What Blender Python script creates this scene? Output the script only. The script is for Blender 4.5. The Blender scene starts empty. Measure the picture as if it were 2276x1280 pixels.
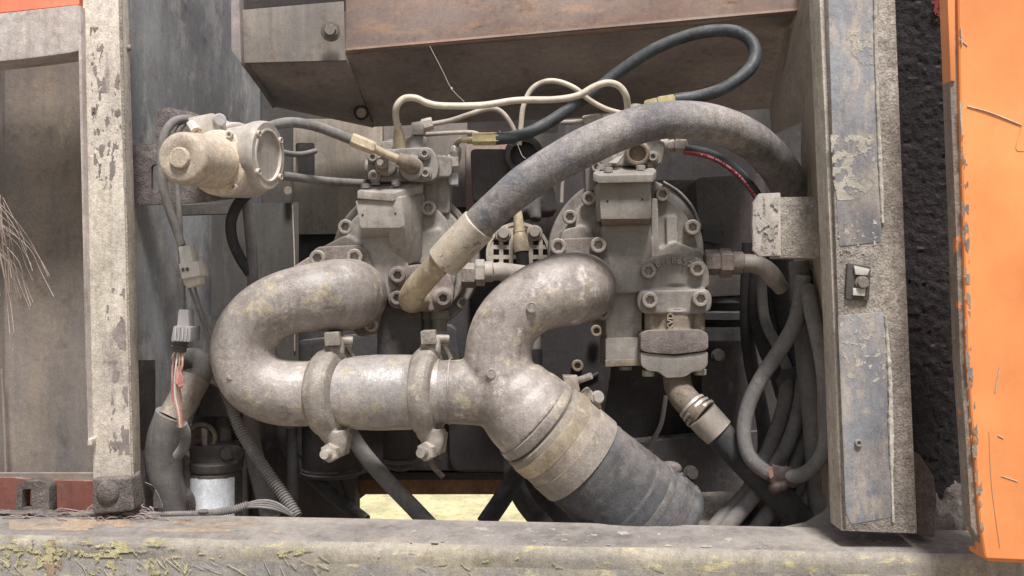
import bpy, bmesh, math, random
from mathutils import Vector, Matrix, Quaternion, noise
from mathutils.geometry import tessellate_polygon
R = random.Random(7)
scene = bpy.context.scene
col = scene.collection
# ------------------------------------------------------------------ camera, sky, sun, exposure
K = 0.0007            # metres per photograph pixel on the plane y = 0
D = 1.5               # camera distance from that plane
cd = bpy.data.cameras.new('camera'); cam = bpy.data.objects.new('camera', cd); col.objects.link(cam)
cam.location = (0, -D, 0); cam.rotation_euler = (math.pi/2, 0, 0)
cd.sensor_width = 36; cd.lens = 36*D/(2276*K); cd.clip_start = .02; cd.clip_end = 2000
scene.camera = cam
w = bpy.data.worlds.new('World'); scene.world = w; w.use_nodes = True
nt = w.node_tree; bg = nt.nodes['Background']
sky = nt.nodes.new('ShaderNodeTexSky'); sky.sky_type = 'NISHITA'; sky.sun_disc = False
SUN_EL, SUN_AZ = math.radians(62), math.radians(168)      # sun high behind the camera, a little to the right
sky.sun_elevation = SUN_EL; sky.sun_rotation = SUN_AZ; sky.dust_density = 2; sky.air_density = 1.0; sky.ozone_density = .6
hs = nt.nodes.new('ShaderNodeHueSaturation'); hs.inputs['Saturation'].default_value = .3
nt.links.new(sky.outputs[0], hs.inputs['Color']); nt.links.new(hs.outputs[0], bg.inputs[0]); bg.inputs[1].default_value = .07
sd = bpy.data.lights.new('sun', 'SUN'); so = bpy.data.objects.new('sun', sd); col.objects.link(so)
sd.energy = 3.7; sd.angle = math.radians(12); sd.color = (1, .965, .93)
sv = Vector((math.sin(SUN_AZ)*math.cos(SUN_EL), math.cos(SUN_AZ)*math.cos(SUN_EL), math.sin(SUN_EL)))
so.rotation_euler = sv.to_track_quat('Z', 'Y').to_euler(); so.location = (0, -3, 4)
scene.view_settings.view_transform = 'Standard'; scene.view_settings.look = 'None'
scene.view_settings.exposure = 0.5; scene.view_settings.gamma = 1
scene.cycles.max_bounces = 6

# ------------------------------------------------------------------ materials
def M(name, c1, c2, c3=None, sc=9, patch=.56, rough=.8, metal=0., bump=.25, grain=.22, stretch=(1,1,1), soft=.15, var=.12, gs=420, c4=None, p4=.62, sc4=38, hair=.3, edge=.3, spec=.4, grime=.45, con=.14, tint=(1.012,.977,.985), streak=.3, dust=.3):
    m = bpy.data.materials.new(name); m.use_nodes = True; t = m.node_tree; N = t.nodes; L = t.links
    b = N['Principled BSDF']
    def nd(k, **kw):
        n = N.new(k)
        for a, v in kw.items(): setattr(n, a, v)
        return n
    tc = nd('ShaderNodeTexCoord'); oi = nd('ShaderNodeObjectInfo')
    mu = nd('ShaderNodeVectorMath', operation='MULTIPLY_ADD')
    sv_ = nd('ShaderNodeCombineXYZ'); L.new(oi.outputs['Random'], sv_.inputs[0]); L.new(oi.outputs['Random'], sv_.inputs[2])
    mu.inputs[1].default_value = (7, 7, 7); L.new(sv_.outputs[0], mu.inputs[0]); L.new(tc.outputs['Object'], mu.inputs[2])
    mp = nd('ShaderNodeMapping'); mp.inputs['Scale'].default_value = stretch; L.new(mu.outputs[0], mp.inputs[0])
    def noi(s, d, r=.6, src=mp):
        n = nd('ShaderNodeTexNoise'); n.inputs['Scale'].default_value = s; n.inputs['Detail'].default_value = d
        n.inputs['Roughness'].default_value = r; L.new(src.outputs[0], n.inputs['Vector']); return n
    def rng(src, a, bb, lo=0., hi=1.):
        n = nd('ShaderNodeMapRange'); n.clamp = True
        for i, v in zip((1,2,3,4), (a, bb, lo, hi)): n.inputs[i].default_value = v
        L.new(src, n.inputs[0]); return n.outputs[0]
    def mix(f, a, bb, bt='MIX'):
        n = nd('ShaderNodeMix', data_type='RGBA', blend_type=bt)
        for s, v in ((n.inputs[0], f), (n.inputs[6], a), (n.inputs[7], bb)):
            if isinstance(v, (tuple, list)): s.default_value = (*v, 1)
            elif isinstance(v, (int, float)): s.default_value = v
            else: L.new(v, s)
        return n.outputs[2]
    a = noi(sc, 6, .62); c = mix(rng(a.outputs[0], .5-con, .5+con), c1, c2)
    bN = noi(sc*3.3, 9, .7)
    if c3: c = mix(rng(bN.outputs[0], patch, patch+soft), c, c3)
    if c4:
        dN = noi(sc4, 7, .72); c = mix(rng(dN.outputs[0], p4, p4+.09), c, c4)
    g = noi(gs, 3, .7, mu); g2 = noi(gs*.22, 4, .7, mu)
    gv = rng(g.outputs[0], .3, .7, 1-grain*1.0, 1+grain*1.0); g2v = rng(g2.outputs[0], .3, .7, 1-grain*.8, 1+grain*.8)
    c = mix(1., c, gv, 'MULTIPLY'); c = mix(1., c, g2v, 'MULTIPLY')
    big = noi(5.5, 3, .5, mu); c = mix(1., c, rng(big.outputs[0], .35, .65, .80, 1.18), 'MULTIPLY')
    if grime:
        gr = noi(19, 8, .72, mu); c = mix(rng(gr.outputs[0], .45, .33, 0, grime), c, mix(1., c, (.40,.35,.31), 'MULTIPLY'))
    if streak:
        sm_ = nd('ShaderNodeMapping'); sm_.inputs['Scale'].default_value = (1, 1, .07); L.new(mu.outputs[0], sm_.inputs[0])
        sN = noi(75, 5, .65, sm_); c = mix(rng(sN.outputs[0], .50, .66, 0, streak), c, mix(1., c, (.52,.46,.42), 'MULTIPLY'))
        sQ = noi(58, 5, .65, sm_); c = mix(rng(sQ.outputs[0], .54, .68, 0, streak*.7), c, mix(1., c, (1.45,1.42,1.36), 'MULTIPLY'))
    if dust:   # settled dust, broken up by noise
        gn = nd('ShaderNodeNewGeometry'); sx = nd('ShaderNodeSeparateXYZ'); L.new(gn.outputs['Normal'], sx.inputs[0])
        dn_ = noi(27, 7, .7, mu); dm = nd('ShaderNodeMath', operation='MULTIPLY'); L.new(rng(sx.outputs[2], .25, .9), dm.inputs[0]); L.new(rng(dn_.outputs[0], .42, .60, 0, dust), dm.inputs[1])
        c = mix(dm.outputs[0], c, (.43,.395,.36))
    c = mix(1., c, tint, 'MULTIPLY')
    if hair:
        hm = nd('ShaderNodeMapping'); hm.inputs['Scale'].default_value = (1.0, .6, .55); hm.inputs['Rotation'].default_value = (.4, .5, .2); L.new(mu.outputs[0], hm.inputs[0])
        hN = noi(46, 3, .55, hm); ab = nd('ShaderNodeMath', operation='COMPARE'); L.new(hN.outputs[0], ab.inputs[0]); ab.inputs[1].default_value = .5; ab.inputs[2].default_value = .0045
        hk = nd('ShaderNodeMath', operation='MULTIPLY'); L.new(ab.outputs[0], hk.inputs[0]); L.new(rng(bN.outputs[0], .48, .60, 0, hair), hk.inputs[1])
        lite = mix(1., c, (1.7,1.66,1.6), 'MULTIPLY'); c = mix(hk.outputs[0], c, lite)
    if edge:
        ge = nd('ShaderNodeNewGeometry'); c = mix(rng(ge.outputs['Pointiness'], .52, .60, 0, edge), c, mix(1., c, (1.8,1.76,1.7), 'MULTIPLY'))
    L.new(c, b.inputs['Base Color'])
    L.new(rng(bN.outputs[0], .35, .65, max(.05, rough-var), min(1, rough+var)), b.inputs['Roughness'])
    b.inputs['Metallic'].default_value = metal; b.inputs['Specular IOR Level'].default_value = spec
    if bump:
        ad = nd('ShaderNodeMath', operation='ADD'); L.new(g.outputs[0], ad.inputs[0]); L.new(g2.outputs[0], ad.inputs[1])
        ad2 = nd('ShaderNodeMath', operation='MULTIPLY_ADD'); L.new(bN.outputs[0], ad2.inputs[0]); ad2.inputs[1].default_value = 1.6; L.new(ad.outputs[0], ad2.inputs[2])
        bp = nd('ShaderNodeBump'); bp.inputs['Strength'].default_value = bump; bp.inputs['Distance'].default_value = .0025
        L.new(ad2.outputs[0], bp.inputs['Height']); L.new(bp.outputs[0], b.inputs['Normal'])
    return m
MAT = dict(
 cast=M('dusty_cast_iron', (.30,.285,.255), (.22,.208,.188), (.34,.315,.27), sc=7, rough=.56, c4=(.15,.135,.12), p4=.64, grain=.12, con=.2, grime=.5, spec=.5),
 castdark=M('oily_cast_iron', (.10,.092,.085), (.065,.06,.057), (.14,.125,.11), sc=11, rough=.7),
 castwarm=M('oil_stained_cast_iron', (.29,.25,.19), (.21,.17,.135), (.35,.32,.27), sc=16, rough=.75, c4=(.11,.08,.06), p4=.6),
 pinkcast=M('dust_pink_casting', (.25,.215,.195), (.17,.15,.14), (.30,.26,.23), sc=16, rough=.8, bump=.5),
 pipe=M('dusty_pipe_casting', (.385,.357,.328), (.212,.188,.172), (.44,.39,.26), sc=7, patch=.53, rough=.42, spec=.6, grime=.75, c4=(.53,.49,.45), p4=.58, sc4=26, bump=.28, grain=.2, con=.18),
 sleeve=M('worn_sleeve_steel', (.42,.40,.39), (.27,.25,.23), (.44,.40,.28), sc=9, patch=.50, rough=.42, spec=.6, metal=.15, c4=(.15,.13,.11), p4=.68),
 clampm=M('dusty_clamp_casting', (.37,.34,.30), (.22,.20,.175), (.48,.44,.35), sc=12, rough=.48, spec=.55, metal=.1, bump=.35),
 cream=M('cream_motor_paint', (.54,.51,.45), (.40,.375,.34), (.62,.59,.52), sc=9, rough=.62, bump=.12, grain=.12),
 creamface=M('cream_motor_paint_sandy', (.62,.53,.41), (.50,.44,.36), (.66,.60,.49), sc=12, rough=.8, bump=.35, grain=.25),
 bolt=M('dusty_bolt_steel', (.36,.33,.295), (.24,.22,.19), (.44,.41,.37), sc=60, rough=.48, bump=.2, metal=.2),
 zinc=M('zinc_steel', (.48,.46,.42), (.34,.32,.29), (.55,.5,.38), sc=40, rough=.45, metal=.4, bump=.12),
 brass=M('yellow_zinc_ferrule', (.62,.54,.26), (.5,.44,.25), (.66,.62,.45), sc=40, rough=.36, metal=.6, bump=.1, grain=.1),
 creampipe=M('cream_steel_pipe', (.62,.57,.46), (.5,.46,.38), (.4,.28,.22), sc=14, patch=.6, rough=.45, bump=.08, grain=.1),
 greypipe=M('grey_steel_pipe', (.38,.35,.30), (.29,.27,.24), (.36,.25,.2), sc=14, rough=.6, bump=.1, grain=.12),
 rubber=M('dusty_blue_black_rubber', (.045,.055,.062), (.075,.085,.09), (.15,.15,.145), sc=22, patch=.58, rough=.55, bump=.12, grain=.2),
 greyrub=M('dust_grey_rubber', (.205,.198,.188), (.15,.148,.143), (.26,.245,.225), sc=15, rough=.85, bump=.18, grain=.16),
 darkrub=M('dark_rubber', (.055,.055,.055), (.035,.036,.038), (.09,.085,.08), sc=15, rough=.8, bump=.15),
 arch=M('dust_crusted_hose_cover', (.30,.282,.262), (.15,.15,.158), (.35,.32,.25), sc=10, patch=.58, rough=.8, bump=.4, grain=.34, c4=(.15,.16,.18), p4=.57, sc4=12, con=.12),
 bighose=M('blue_grey_wrapped_hose', (.055,.063,.072), (.105,.098,.094), (.155,.14,.132), sc=8, patch=.55, rough=.8, bump=.35, grain=.28, c4=(.42,.38,.35), p4=.72, sc4=90),
 tan=M('tan_metal_sleeve', (.50,.43,.30), (.36,.30,.21), (.62,.57,.47), sc=14, rough=.55, metal=.15, bump=.12, grain=.16),
 ptsleeve=M('pale_sleeve_peeling', (.55,.50,.43), (.47,.42,.33), (.22,.21,.19), sc=12, patch=.60, soft=.02, rough=.6, metal=.1, bump=.15, grain=.16),
 band=M('clamp_band_steel', (.36,.32,.27), (.27,.24,.205), (.50,.45,.34), sc=9, rough=.6, metal=.15, bump=.2),
 bandgold=M('clamp_band_yellow_zinc', (.50,.44,.31), (.36,.31,.24), (.62,.56,.42), sc=9, rough=.5, metal=.25, bump=.15),
 post=M('worn_pale_post_paint', (.47,.43,.38), (.53,.50,.42), (.33,.295,.27), sc=6, patch=.54, rough=.8, stretch=(2.2,1,.5), c4=(.26,.225,.21), p4=.64, sc4=20, bump=.35, grain=.25),
 postblue=M('dusty_blue_grey_paint', (.27,.28,.295), (.21,.225,.245), (.36,.33,.30), sc=6, patch=.50, rough=.75, c4=(.37,.34,.30), p4=.50, sc4=17, bump=.2, grain=.18, stretch=(1.5,1,.6), con=.1),
 postdust=M('caked_dust_on_post', (.27,.25,.225), (.33,.305,.26), (.24,.215,.20), sc=10, rough=1., bump=.9, grain=.4, gs=330, c4=(.40,.37,.30), p4=.62, sc4=50),
 dustdark=M('dust_on_dark_bracket', (.18,.16,.15), (.14,.125,.12), (.22,.195,.18), sc=10, rough=1., bump=.7, grain=.35, gs=330),
 wallblue=M('blue_grey_bay_wall', (.315,.335,.345), (.165,.17,.185), (.42,.42,.40), sc=4.5, patch=.52, rough=.85, stretch=(1,1,.7), c4=(.42,.42,.39), p4=.60, sc4=16, bump=.15, grain=.14, streak=.15),
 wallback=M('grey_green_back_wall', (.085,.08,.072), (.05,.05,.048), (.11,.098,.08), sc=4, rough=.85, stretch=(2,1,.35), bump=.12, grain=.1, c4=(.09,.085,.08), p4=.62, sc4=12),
 dark=M('black_grime_and_shade', (.05,.046,.045), (.032,.030,.032), (.08,.072,.065), sc=7, rough=.9, bump=.2, grain=.2),  # grime colour, also used for sheets that stand in for shade
 rust=M('rusty_red_brown_header', (.31,.205,.165), (.235,.205,.185), (.37,.255,.18), sc=5, patch=.52, rough=.8, stretch=(.6,1,2.4), c4=(.17,.12,.10), p4=.63, sc4=18, bump=.12, grain=.14, streak=.12, hair=.1),
 hood=M('dark_grey_hood_panel', (.31,.275,.255), (.22,.20,.20), (.35,.30,.26), sc=5, rough=.8, stretch=(.7,1,1.4), bump=.12, grain=.12),
 hoodlip=M('olive_grey_hood_plate', (.215,.195,.17), (.155,.145,.135), (.27,.205,.15), sc=6, rough=.8, stretch=(2,1,.5), bump=.12, grain=.14),
 beige=M('beige_inner_panel', (.34,.30,.245), (.26,.235,.20), (.38,.31,.24), sc=6, rough=.8, stretch=(3,1,.35), bump=.12, grain=.14),
 compart=M('brown_grey_compartment_plate', (.25,.215,.175), (.15,.145,.15), (.28,.255,.20), sc=4, patch=.57, rough=.8, stretch=(2,1,.4), c4=(.31,.30,.25), p4=.64, sc4=13, bump=.15, grain=.18, streak=.14, hair=.15),
 rail=M('pale_worn_rail', (.50,.47,.44), (.38,.34,.31), (.29,.26,.22), sc=8, patch=.57, rough=.85, c4=(.58,.55,.45), p4=.62, sc4=30, bump=.25, grain=.2),
 redorange=M('faded_red_orange_paint', (.75,.20,.12), (.70,.24,.15), sc=5, rough=.6, bump=.05, grain=.06),
 redstrip=M('dirty_red_frame', (.24,.085,.06), (.18,.08,.065), (.13,.10,.085), sc=6, rough=.75, stretch=(3,1,.4), bump=.15, grain=.15),
 orange=M('orange_door_paint', (.86,.325,.115), (.82,.30,.10), (.86,.36,.15), sc=3, rough=.42, bump=.03, grain=.03, soft=.3, var=.08, hair=.15, edge=.1, grime=.06, streak=.05, dust=0),
 orangeworn=M('worn_door_edge', (.30,.26,.21), (.24,.205,.175), (.75,.27,.10), sc=12, patch=.60, soft=.02, rough=.85, bump=.5, grain=.25),
 foam=M('black_foam_seal', (.020,.017,.018), (.026,.022,.023), (.034,.029,.028), sc=20, rough=1., bump=1.6, grain=.4, gs=160),
 redstain=M('red_paint_overspray', (.25,.035,.025), (.12,.03,.03), (.04,.03,.03), sc=40, rough=.9),
 sill=M('dusty_sill_paint', (.235,.22,.20), (.185,.175,.165), (.27,.245,.20), sc=5, patch=.55, rough=.9, stretch=(.45,1,1.8), c4=(.5,.46,.34), p4=.68, sc4=46, bump=.3, grain=.18),
 sillfront=M('scuffed_sill_front', (.30,.29,.275), (.245,.24,.225), (.37,.34,.25), sc=4, patch=.50, rough=.8, stretch=(.7,1,1.2), c4=(.50,.47,.30), p4=.55, sc4=26, bump=.3, grain=.2),
 rustsill=M('rust_orange_stain', (.36,.265,.18), (.31,.245,.185), (.40,.33,.20), sc=14, rough=.9, bump=.3),
 edgewear=M('sill_edge_yellow_wear', (.26,.245,.22), (.33,.305,.23), (.46,.42,.23), sc=14, patch=.56, soft=.08, rough=.85, stretch=(.45,1,1.6), c4=(.24,.22,.19), p4=.62, sc4=70, bump=.25),
 moss=M('yellow_green_lichen', (.58,.54,.29), (.50,.47,.28), (.62,.57,.38), sc=50, rough=.95, bump=.5),
 chip=M('bare_primer_chip', (.23,.20,.19), (.28,.25,.23), sc=50, rough=.9),
 flake=M('pale_glue_residue', (.45,.44,.37), (.38,.37,.33), (.50,.48,.43), sc=50, rough=.9, bump=.4),
 white=M('white_plastic', (.56,.55,.51), (.52,.51,.47), (.7,.68,.62), sc=30, rough=.5, bump=.06, grain=.08),
 greyplastic=M('grey_plastic', (.42,.42,.42), (.34,.34,.34), (.5,.5,.48), sc=30, rough=.55, bump=.06, grain=.08),
 silver=M('bare_aluminium_label', (.84,.89,.92), (.72,.78,.82), (.88,.92,.94), sc=16, rough=.3, metal=.0, spec=.8, grime=.15, streak=.1, dust=0, bump=.1, stretch=(2,1,.5)),
 dirt=M('caked_dirt', (.17,.15,.135), (.125,.11,.105), (.21,.185,.17), sc=20, rough=1., bump=1.2, grain=.3, gs=260),
 redwire=M('red_wire', (.40,.15,.125), (.38,.25,.22), (.45,.38,.33), sc=40, rough=.6),
 redprint=M('red_hose_stripe', (.42,.06,.08), (.34,.06,.08), (.18,.1,.11), sc=60, rough=.6),
 whiteprint=M('white_hose_print', (.62,.55,.53), (.5,.42,.42), sc=60, rough=.7),
 copperwire=M('copper_brown_wire', (.38,.24,.15), (.45,.3,.2), sc=40, rough=.6),
 strawm=M('dry_straw', (.40,.33,.28), (.30,.25,.22), sc=40, rough=.9),
 tape=M('old_brown_tape', (.085,.058,.05), (.055,.042,.04), (.13,.10,.09), sc=40, rough=.7, bump=.5),
 twig=M('grey_twig', (.20,.16,.15), (.30,.25,.25), sc=60, rough=.95),
 beam=M('brown_rusty_beam', (.20,.12,.065), (.12,.07,.045), (.26,.16,.08), sc=10, rough=.85, bump=.3),
 earth=M('added_dark_earth', (.13,.105,.08), (.09,.075,.06), (.17,.14,.11), sc=2, rough=1., bump=.6, gs=40),
 grass=M('dry_sunlit_grass', (.54,.49,.25), (.60,.55,.33), (.34,.38,.14), sc=7, patch=.52, rough=.95, bump=.6, gs=30, grain=.15),
)

# ------------------------------------------------------------------ geometry helpers
WL = {}
def W(x, y, d): s = K*(1+d/D); return Vector(((x-1138)*s, d, (640-y)*s))
def S(d): return K*(1+d/D)
def thing(name, label, cat, x, y, d, group=None):
    o = bpy.data.objects.new(name, None); col.objects.link(o); o.location = W(x, y, d); o.empty_display_size = .02
    o['label'] = label; o['category'] = cat
    if group: o['group'] = group
    WL[o.name] = o.location.copy(); return o
def put(o, parent, loc):
    WL[o.name] = loc.copy()
    if parent is not None: o.parent = parent; o.location = loc - WL[parent.name]
    else: o.location = loc
def tag(o, label, cat, group=None):
    o['label'] = label; o['category'] = cat
    if group: o['group'] = group
    return o
def kind(o, k): o['kind'] = k; return o
def add(name, raws, mat, parent=None, bevel=0, vox=0, it=0, ang=35, flat=False, seg=2):
    """raws: list of (verts, faces) in world metres -> one mesh object, origin at its centre"""
    V, F = [], []
    if isinstance(raws, tuple): raws = [raws]
    for v, f in raws:
        n = len(V); V += [tuple(p) for p in v]; F += [tuple(i+n for i in q) for q in f]
    lo = Vector([min(p[i] for p in V) for i in range(3)]); hi = Vector([max(p[i] for p in V) for i in range(3)]); c = (lo+hi)/2
    me = bpy.data.meshes.new(name); me.from_pydata([(p[0]-c.x, p[1]-c.y, p[2]-c.z) for p in V], [], F)
    bm = bmesh.new(); bm.from_mesh(me); bmesh.ops.recalc_face_normals(bm, faces=bm.faces)
    if bevel:
        es = [e for e in bm.edges if len(e.link_faces) == 2 and e.calc_face_angle(0) > .45]
        bmesh.ops.bevel(bm, geom=es, offset=bevel*K, segments=seg, affect='EDGES', profile=.6, clamp_overlap=True)
    bm.to_mesh(me); bm.free()
    o = bpy.data.objects.new(name, me); col.objects.link(o)
    if vox:
        m = o.modifiers.new('r', 'REMESH'); m.mode = 'VOXEL'; m.voxel_size = vox
        if it: s = o.modifiers.new('s', 'SMOOTH'); s.factor = .5; s.iterations = it
        dg = bpy.context.evaluated_depsgraph_get(); dg.update()
        me2 = bpy.data.meshes.new_from_object(o.evaluated_get(dg)); o.modifiers.clear(); o.data = me2; me = me2; me.name = name
    me.materials.clear(); me.materials.append(MAT[mat])
    if not flat:
        me.polygons.foreach_set('use_smooth', [True]*len(me.polygons))
        if not vox: me.set_sharp_from_angle(angle=math.radians(ang))
    put(o, parent, c); return o
def prism(pts, d0, d1, holes=()):
    P = [(W(x, y, d0).x, W(x, y, d0).z) for x, y in pts]; n = len(P)
    if not holes:
        V = [(a, d0, b) for a, b in P] + [(a, d1, b) for a, b in P]
        F = [tuple(range(n)), tuple(range(2*n-1, n-1, -1))] + [(i, (i+1) % n, n+(i+1) % n, n+i) for i in range(n)]
        return V, F
    loops = [P] + [[(W(x, y, d0).x, W(x, y, d0).z) for x, y in h] for h in holes]
    flat_ = [p for l in loops for p in l]; N_ = len(flat_)
    T = tessellate_polygon([[Vector((a, b, 0)) for a, b in l] for l in loops])
    V = [(a, d0, b) for a, b in flat_] + [(a, d1, b) for a, b in flat_]
    F = [tuple(t) for t in T] + [tuple(i+N_ for i in reversed(t)) for t in T]; k = 0
    for l in loops:
        m = len(l); F += [(k+i, k+(i+1) % m, N_+k+(i+1) % m, N_+k+i) for i in range(m)]; k += m
    return V, F
def rnd(pts, r, n=4):
    """round the corners of a pixel outline"""
    out = []; m = len(pts)
    for i in range(m):
        p = Vector(pts[i]); a = Vector(pts[i-1])-p; b = Vector(pts[(i+1) % m])-p
        q = min(r, a.length*.45, b.length*.45); A = p+a.normalized()*q; B = p+b.normalized()*q
        for k in range(n+1):
            t = k/n; out.append(tuple(A*(1-t)**2 + p*2*t*(1-t) + B*t*t))
    return out
def disc(x, y, r, n=40, a0=0, a1=360): return [(x+r*math.cos(math.radians(a0+(a1-a0)*i/n)), y+r*math.sin(math.radians(a0+(a1-a0)*i/n))) for i in range(n)]
def plate(p3, th, back=True):
    """polygon with a depth for each corner, given thickness th away from the camera"""
    P = [W(*p) for p in p3]; n = len(P)
    nn = Vector((0,0,0))
    for i in range(n): nn += P[i].cross(P[(i+1) % n])
    nn.normalize()
    if nn.y < 0: nn = -nn
    V = P + [p+nn*th for p in P]
    return V, [tuple(range(n)), tuple(range(2*n-1, n-1, -1))] + [(i, (i+1) % n, n+(i+1) % n, n+i) for i in range(n)]
def rect(x0, y0, x1, y1): return [(x0,y0),(x1,y0),(x1,y1),(x0,y1)]
def box(x0, y0, x1, y1, d0, d1): return prism(rect(x0,y0,x1,y1), d0, d1)
def crom(P, step):
    """Catmull-Rom through world points; returns points and parameter (index)"""
    out = []; Q = [P[0]*2-P[1]] + list(P) + [P[-1]*2-P[-2]]
    for i in range(1, len(Q)-2):
        n = max(2, int((Q[i+1]-Q[i]).length/step))
        for k in range(n):
            t = k/n; a, b, c, d = Q[i-1], Q[i], Q[i+1], Q[i+2]
            out.append((.5*((2*b)+(c-a)*t+(2*a-5*b+4*c-d)*t*t+(3*b-a-3*c+d)*t**3), i-1+t))
    out.append((P[-1], len(P)-1.0)); return out
def tube(pts, r, seg=20, step=None, corr=0, wav=0, cap=True, jit=0):
    """pts [(x,y,d)] photo pixels + depth, r px (one value or one per point), corr = corrugation pitch px"""
    P = [W(*p) for p in pts]; rs = list(r) if isinstance(r, (list, tuple)) else None
    sm = sum(S(p[2]) for p in pts)/len(pts)
    r0 = (max(rs) if rs else r)*sm
    if step is None: step = corr*sm/6 if corr else max(r0*.35, .003)
    C = crom(P, step); V, F = [], []
    T = (C[1][0]-C[0][0]).normalized(); up = Vector((0,0,1)) if abs(T.z) < .9 else Vector((1,0,0))
    u = T.cross(up).normalized(); s = 0; n = len(C)
    for i, (p, t) in enumerate(C):
        T2 = (C[min(i+1, n-1)][0]-C[max(i-1, 0)][0]).normalized(); q = T.rotation_difference(T2); u = (q@u); u = (u-T2*u.dot(T2)).normalized(); T = T2
        v = T.cross(u)
        if i: s += (p-C[i-1][0]).length
        if rs: k = min(int(t), len(rs)-2); f = t-k; f = f*f*(3-2*f); rr = (rs[k]*(1-f)+rs[k+1]*f)*sm
        else: rr = r*sm
        if corr: rr *= 1+.12*math.sin(s/(corr*sm)*2*math.pi)
        for j in range(seg):
            a = 2*math.pi*j/seg; e = 1
            dv = u*math.cos(a)+v*math.sin(a)
            if wav: e += wav*noise.noise((p+dv*rr)*(.6/r0))
            V.append(p+dv*(rr*e))
        if i:
            b = (i-1)*seg; F += [(b+j, b+(j+1) % seg, b+seg+(j+1) % seg, b+seg+j) for j in range(seg)]
    if cap: F.append(tuple(range(seg-1, -1, -1))); F.append(tuple(range((n-1)*seg, n*seg)))
    return V, F
def lathe(A, B, prof, seg=36, phase=0):
    """A, B (x,y,d) ends of the axis; prof [(t 0..1 along axis, radius px)]"""
    a, b = W(*A), W(*B); L_ = b-a; T = L_.normalized(); sm = (S(A[2])+S(B[2]))/2
    up = Vector((0,0,1)) if abs(T.z) < .9 else Vector((1,0,0)); u = T.cross(up).normalized(); v = T.cross(u)
    V, F = [], []; m = len(prof)
    for t, r in prof:
        for j in range(seg):
            an = 2*math.pi*(j+phase)/seg; V.append(a+L_*t+(u*math.cos(an)+v*math.sin(an))*r*sm)
    for i in range(1, m):
        k = (i-1)*seg; F += [(k+j, k+(j+1) % seg, k+seg+(j+1) % seg, k+seg+j) for j in range(seg)]
    F.append(tuple(range(seg-1, -1, -1))); F.append(tuple(range((m-1)*seg, m*seg)))
    return V, F
def cyl(A, B, r, seg=32, ch=.08, phase=0): return lathe(A, B, [(0, r*.92), (ch, r), (1-ch, r), (1, r*.92)], seg, phase)
def hexa(A, B, r): return lathe(A, B, [(0, r*.9), (.12, r), (.88, r), (1, r*.9)], 6, .5)
def ball(x, y, d, r, sx=1, sy=1, sz=1, n=16):
    c = W(x,y,d); q = r*S(d); V = []; F = []
    for i in range(n+1):
        th = math.pi*i/n
        for j in range(n*2):
            a = math.pi*j/n; V.append(c+Vector((sx*math.sin(th)*math.cos(a), sy*math.sin(th)*math.sin(a), sz*math.cos(th)))*q)
    for i in range(n):
        for j in range(n*2): k = i*2*n; F.append((k+j, k+(j+1) % (2*n), k+2*n+(j+1) % (2*n), k+2*n+j))
    return V, F
# shared socket cap screw (unit radius, axis -Y) and hexagon head
def bolt_mesh(name, mat, hexh=False):
    n = 24; V, F = [], []
    def ring(r, y, hx=False):
        for j in range(n):
            a = 2*math.pi*j/n; rr = r
            if hx: b = (a % (math.pi/3))-math.pi/6; rr = r*math.cos(math.pi/6)/math.cos(b)
            V.append((rr*math.cos(a), y, rr*math.sin(a)))
    if hexh: rings = [(1.18,.05,0),(1.18,-.12,0),(.98,-.14,0),(1,-.15,1),(1,-.68,1),(.86,-.78,0)]
    else: rings = [(1.0,.15,0),(1.0,-.72,0),(.97,-.86,0),(.88,-.93,0),(.66,-.93,0),(.60,-.89,1),(.57,-.84,1),(.55,-.34,1)]
    for r, y, h in rings: ring(r, y, h)
    for i in range(1, len(rings)): k = (i-1)*n; F += [(k+j, k+(j+1) % n, k+n+(j+1) % n, k+n+j) for j in range(n)]
    F.append(tuple(range(n-1, -1, -1))); F.append(tuple(range((len(rings)-1)*n, len(rings)*n)))
    me = bpy.data.meshes.new(name); me.from_pydata(V, [], F); bm = bmesh.new(); bm.from_mesh(me); bmesh.ops.recalc_face_normals(bm, faces=bm.faces); bm.to_mesh(me); bm.free()
    me.materials.append(MAT[mat]); me.polygons.foreach_set('use_smooth', [True]*len(me.polygons)); me.set_sharp_from_angle(angle=math.radians(38)); return me
BM = {k: bolt_mesh('socket_bolt', k) for k in ('bolt','cream','pinkcast','zinc','cast','castwarm')}
HM = {k: bolt_mesh('hex_bolt', k, True) for k in ('bolt','cream','greypipe','cast','zinc','hoodlip','dirt','brass')}
def bolt(x, y, d, r, parent, mat='bolt', dr=(0,-1,0), hexh=False, name='bolt'):
    o = bpy.data.objects.new(name, (HM if hexh else BM)[mat]); col.objects.link(o)
    o.scale = (r*S(d),)*3; dr = Vector(dr).normalized()
    o.rotation_mode = 'QUATERNION'; o.rotation_quaternion = Vector((0,-1,0)).rotation_difference(dr) @ Quaternion((0,1,0), R.uniform(0, 1.05))
    put(o, parent, W(x,y,d)); return o
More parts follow.
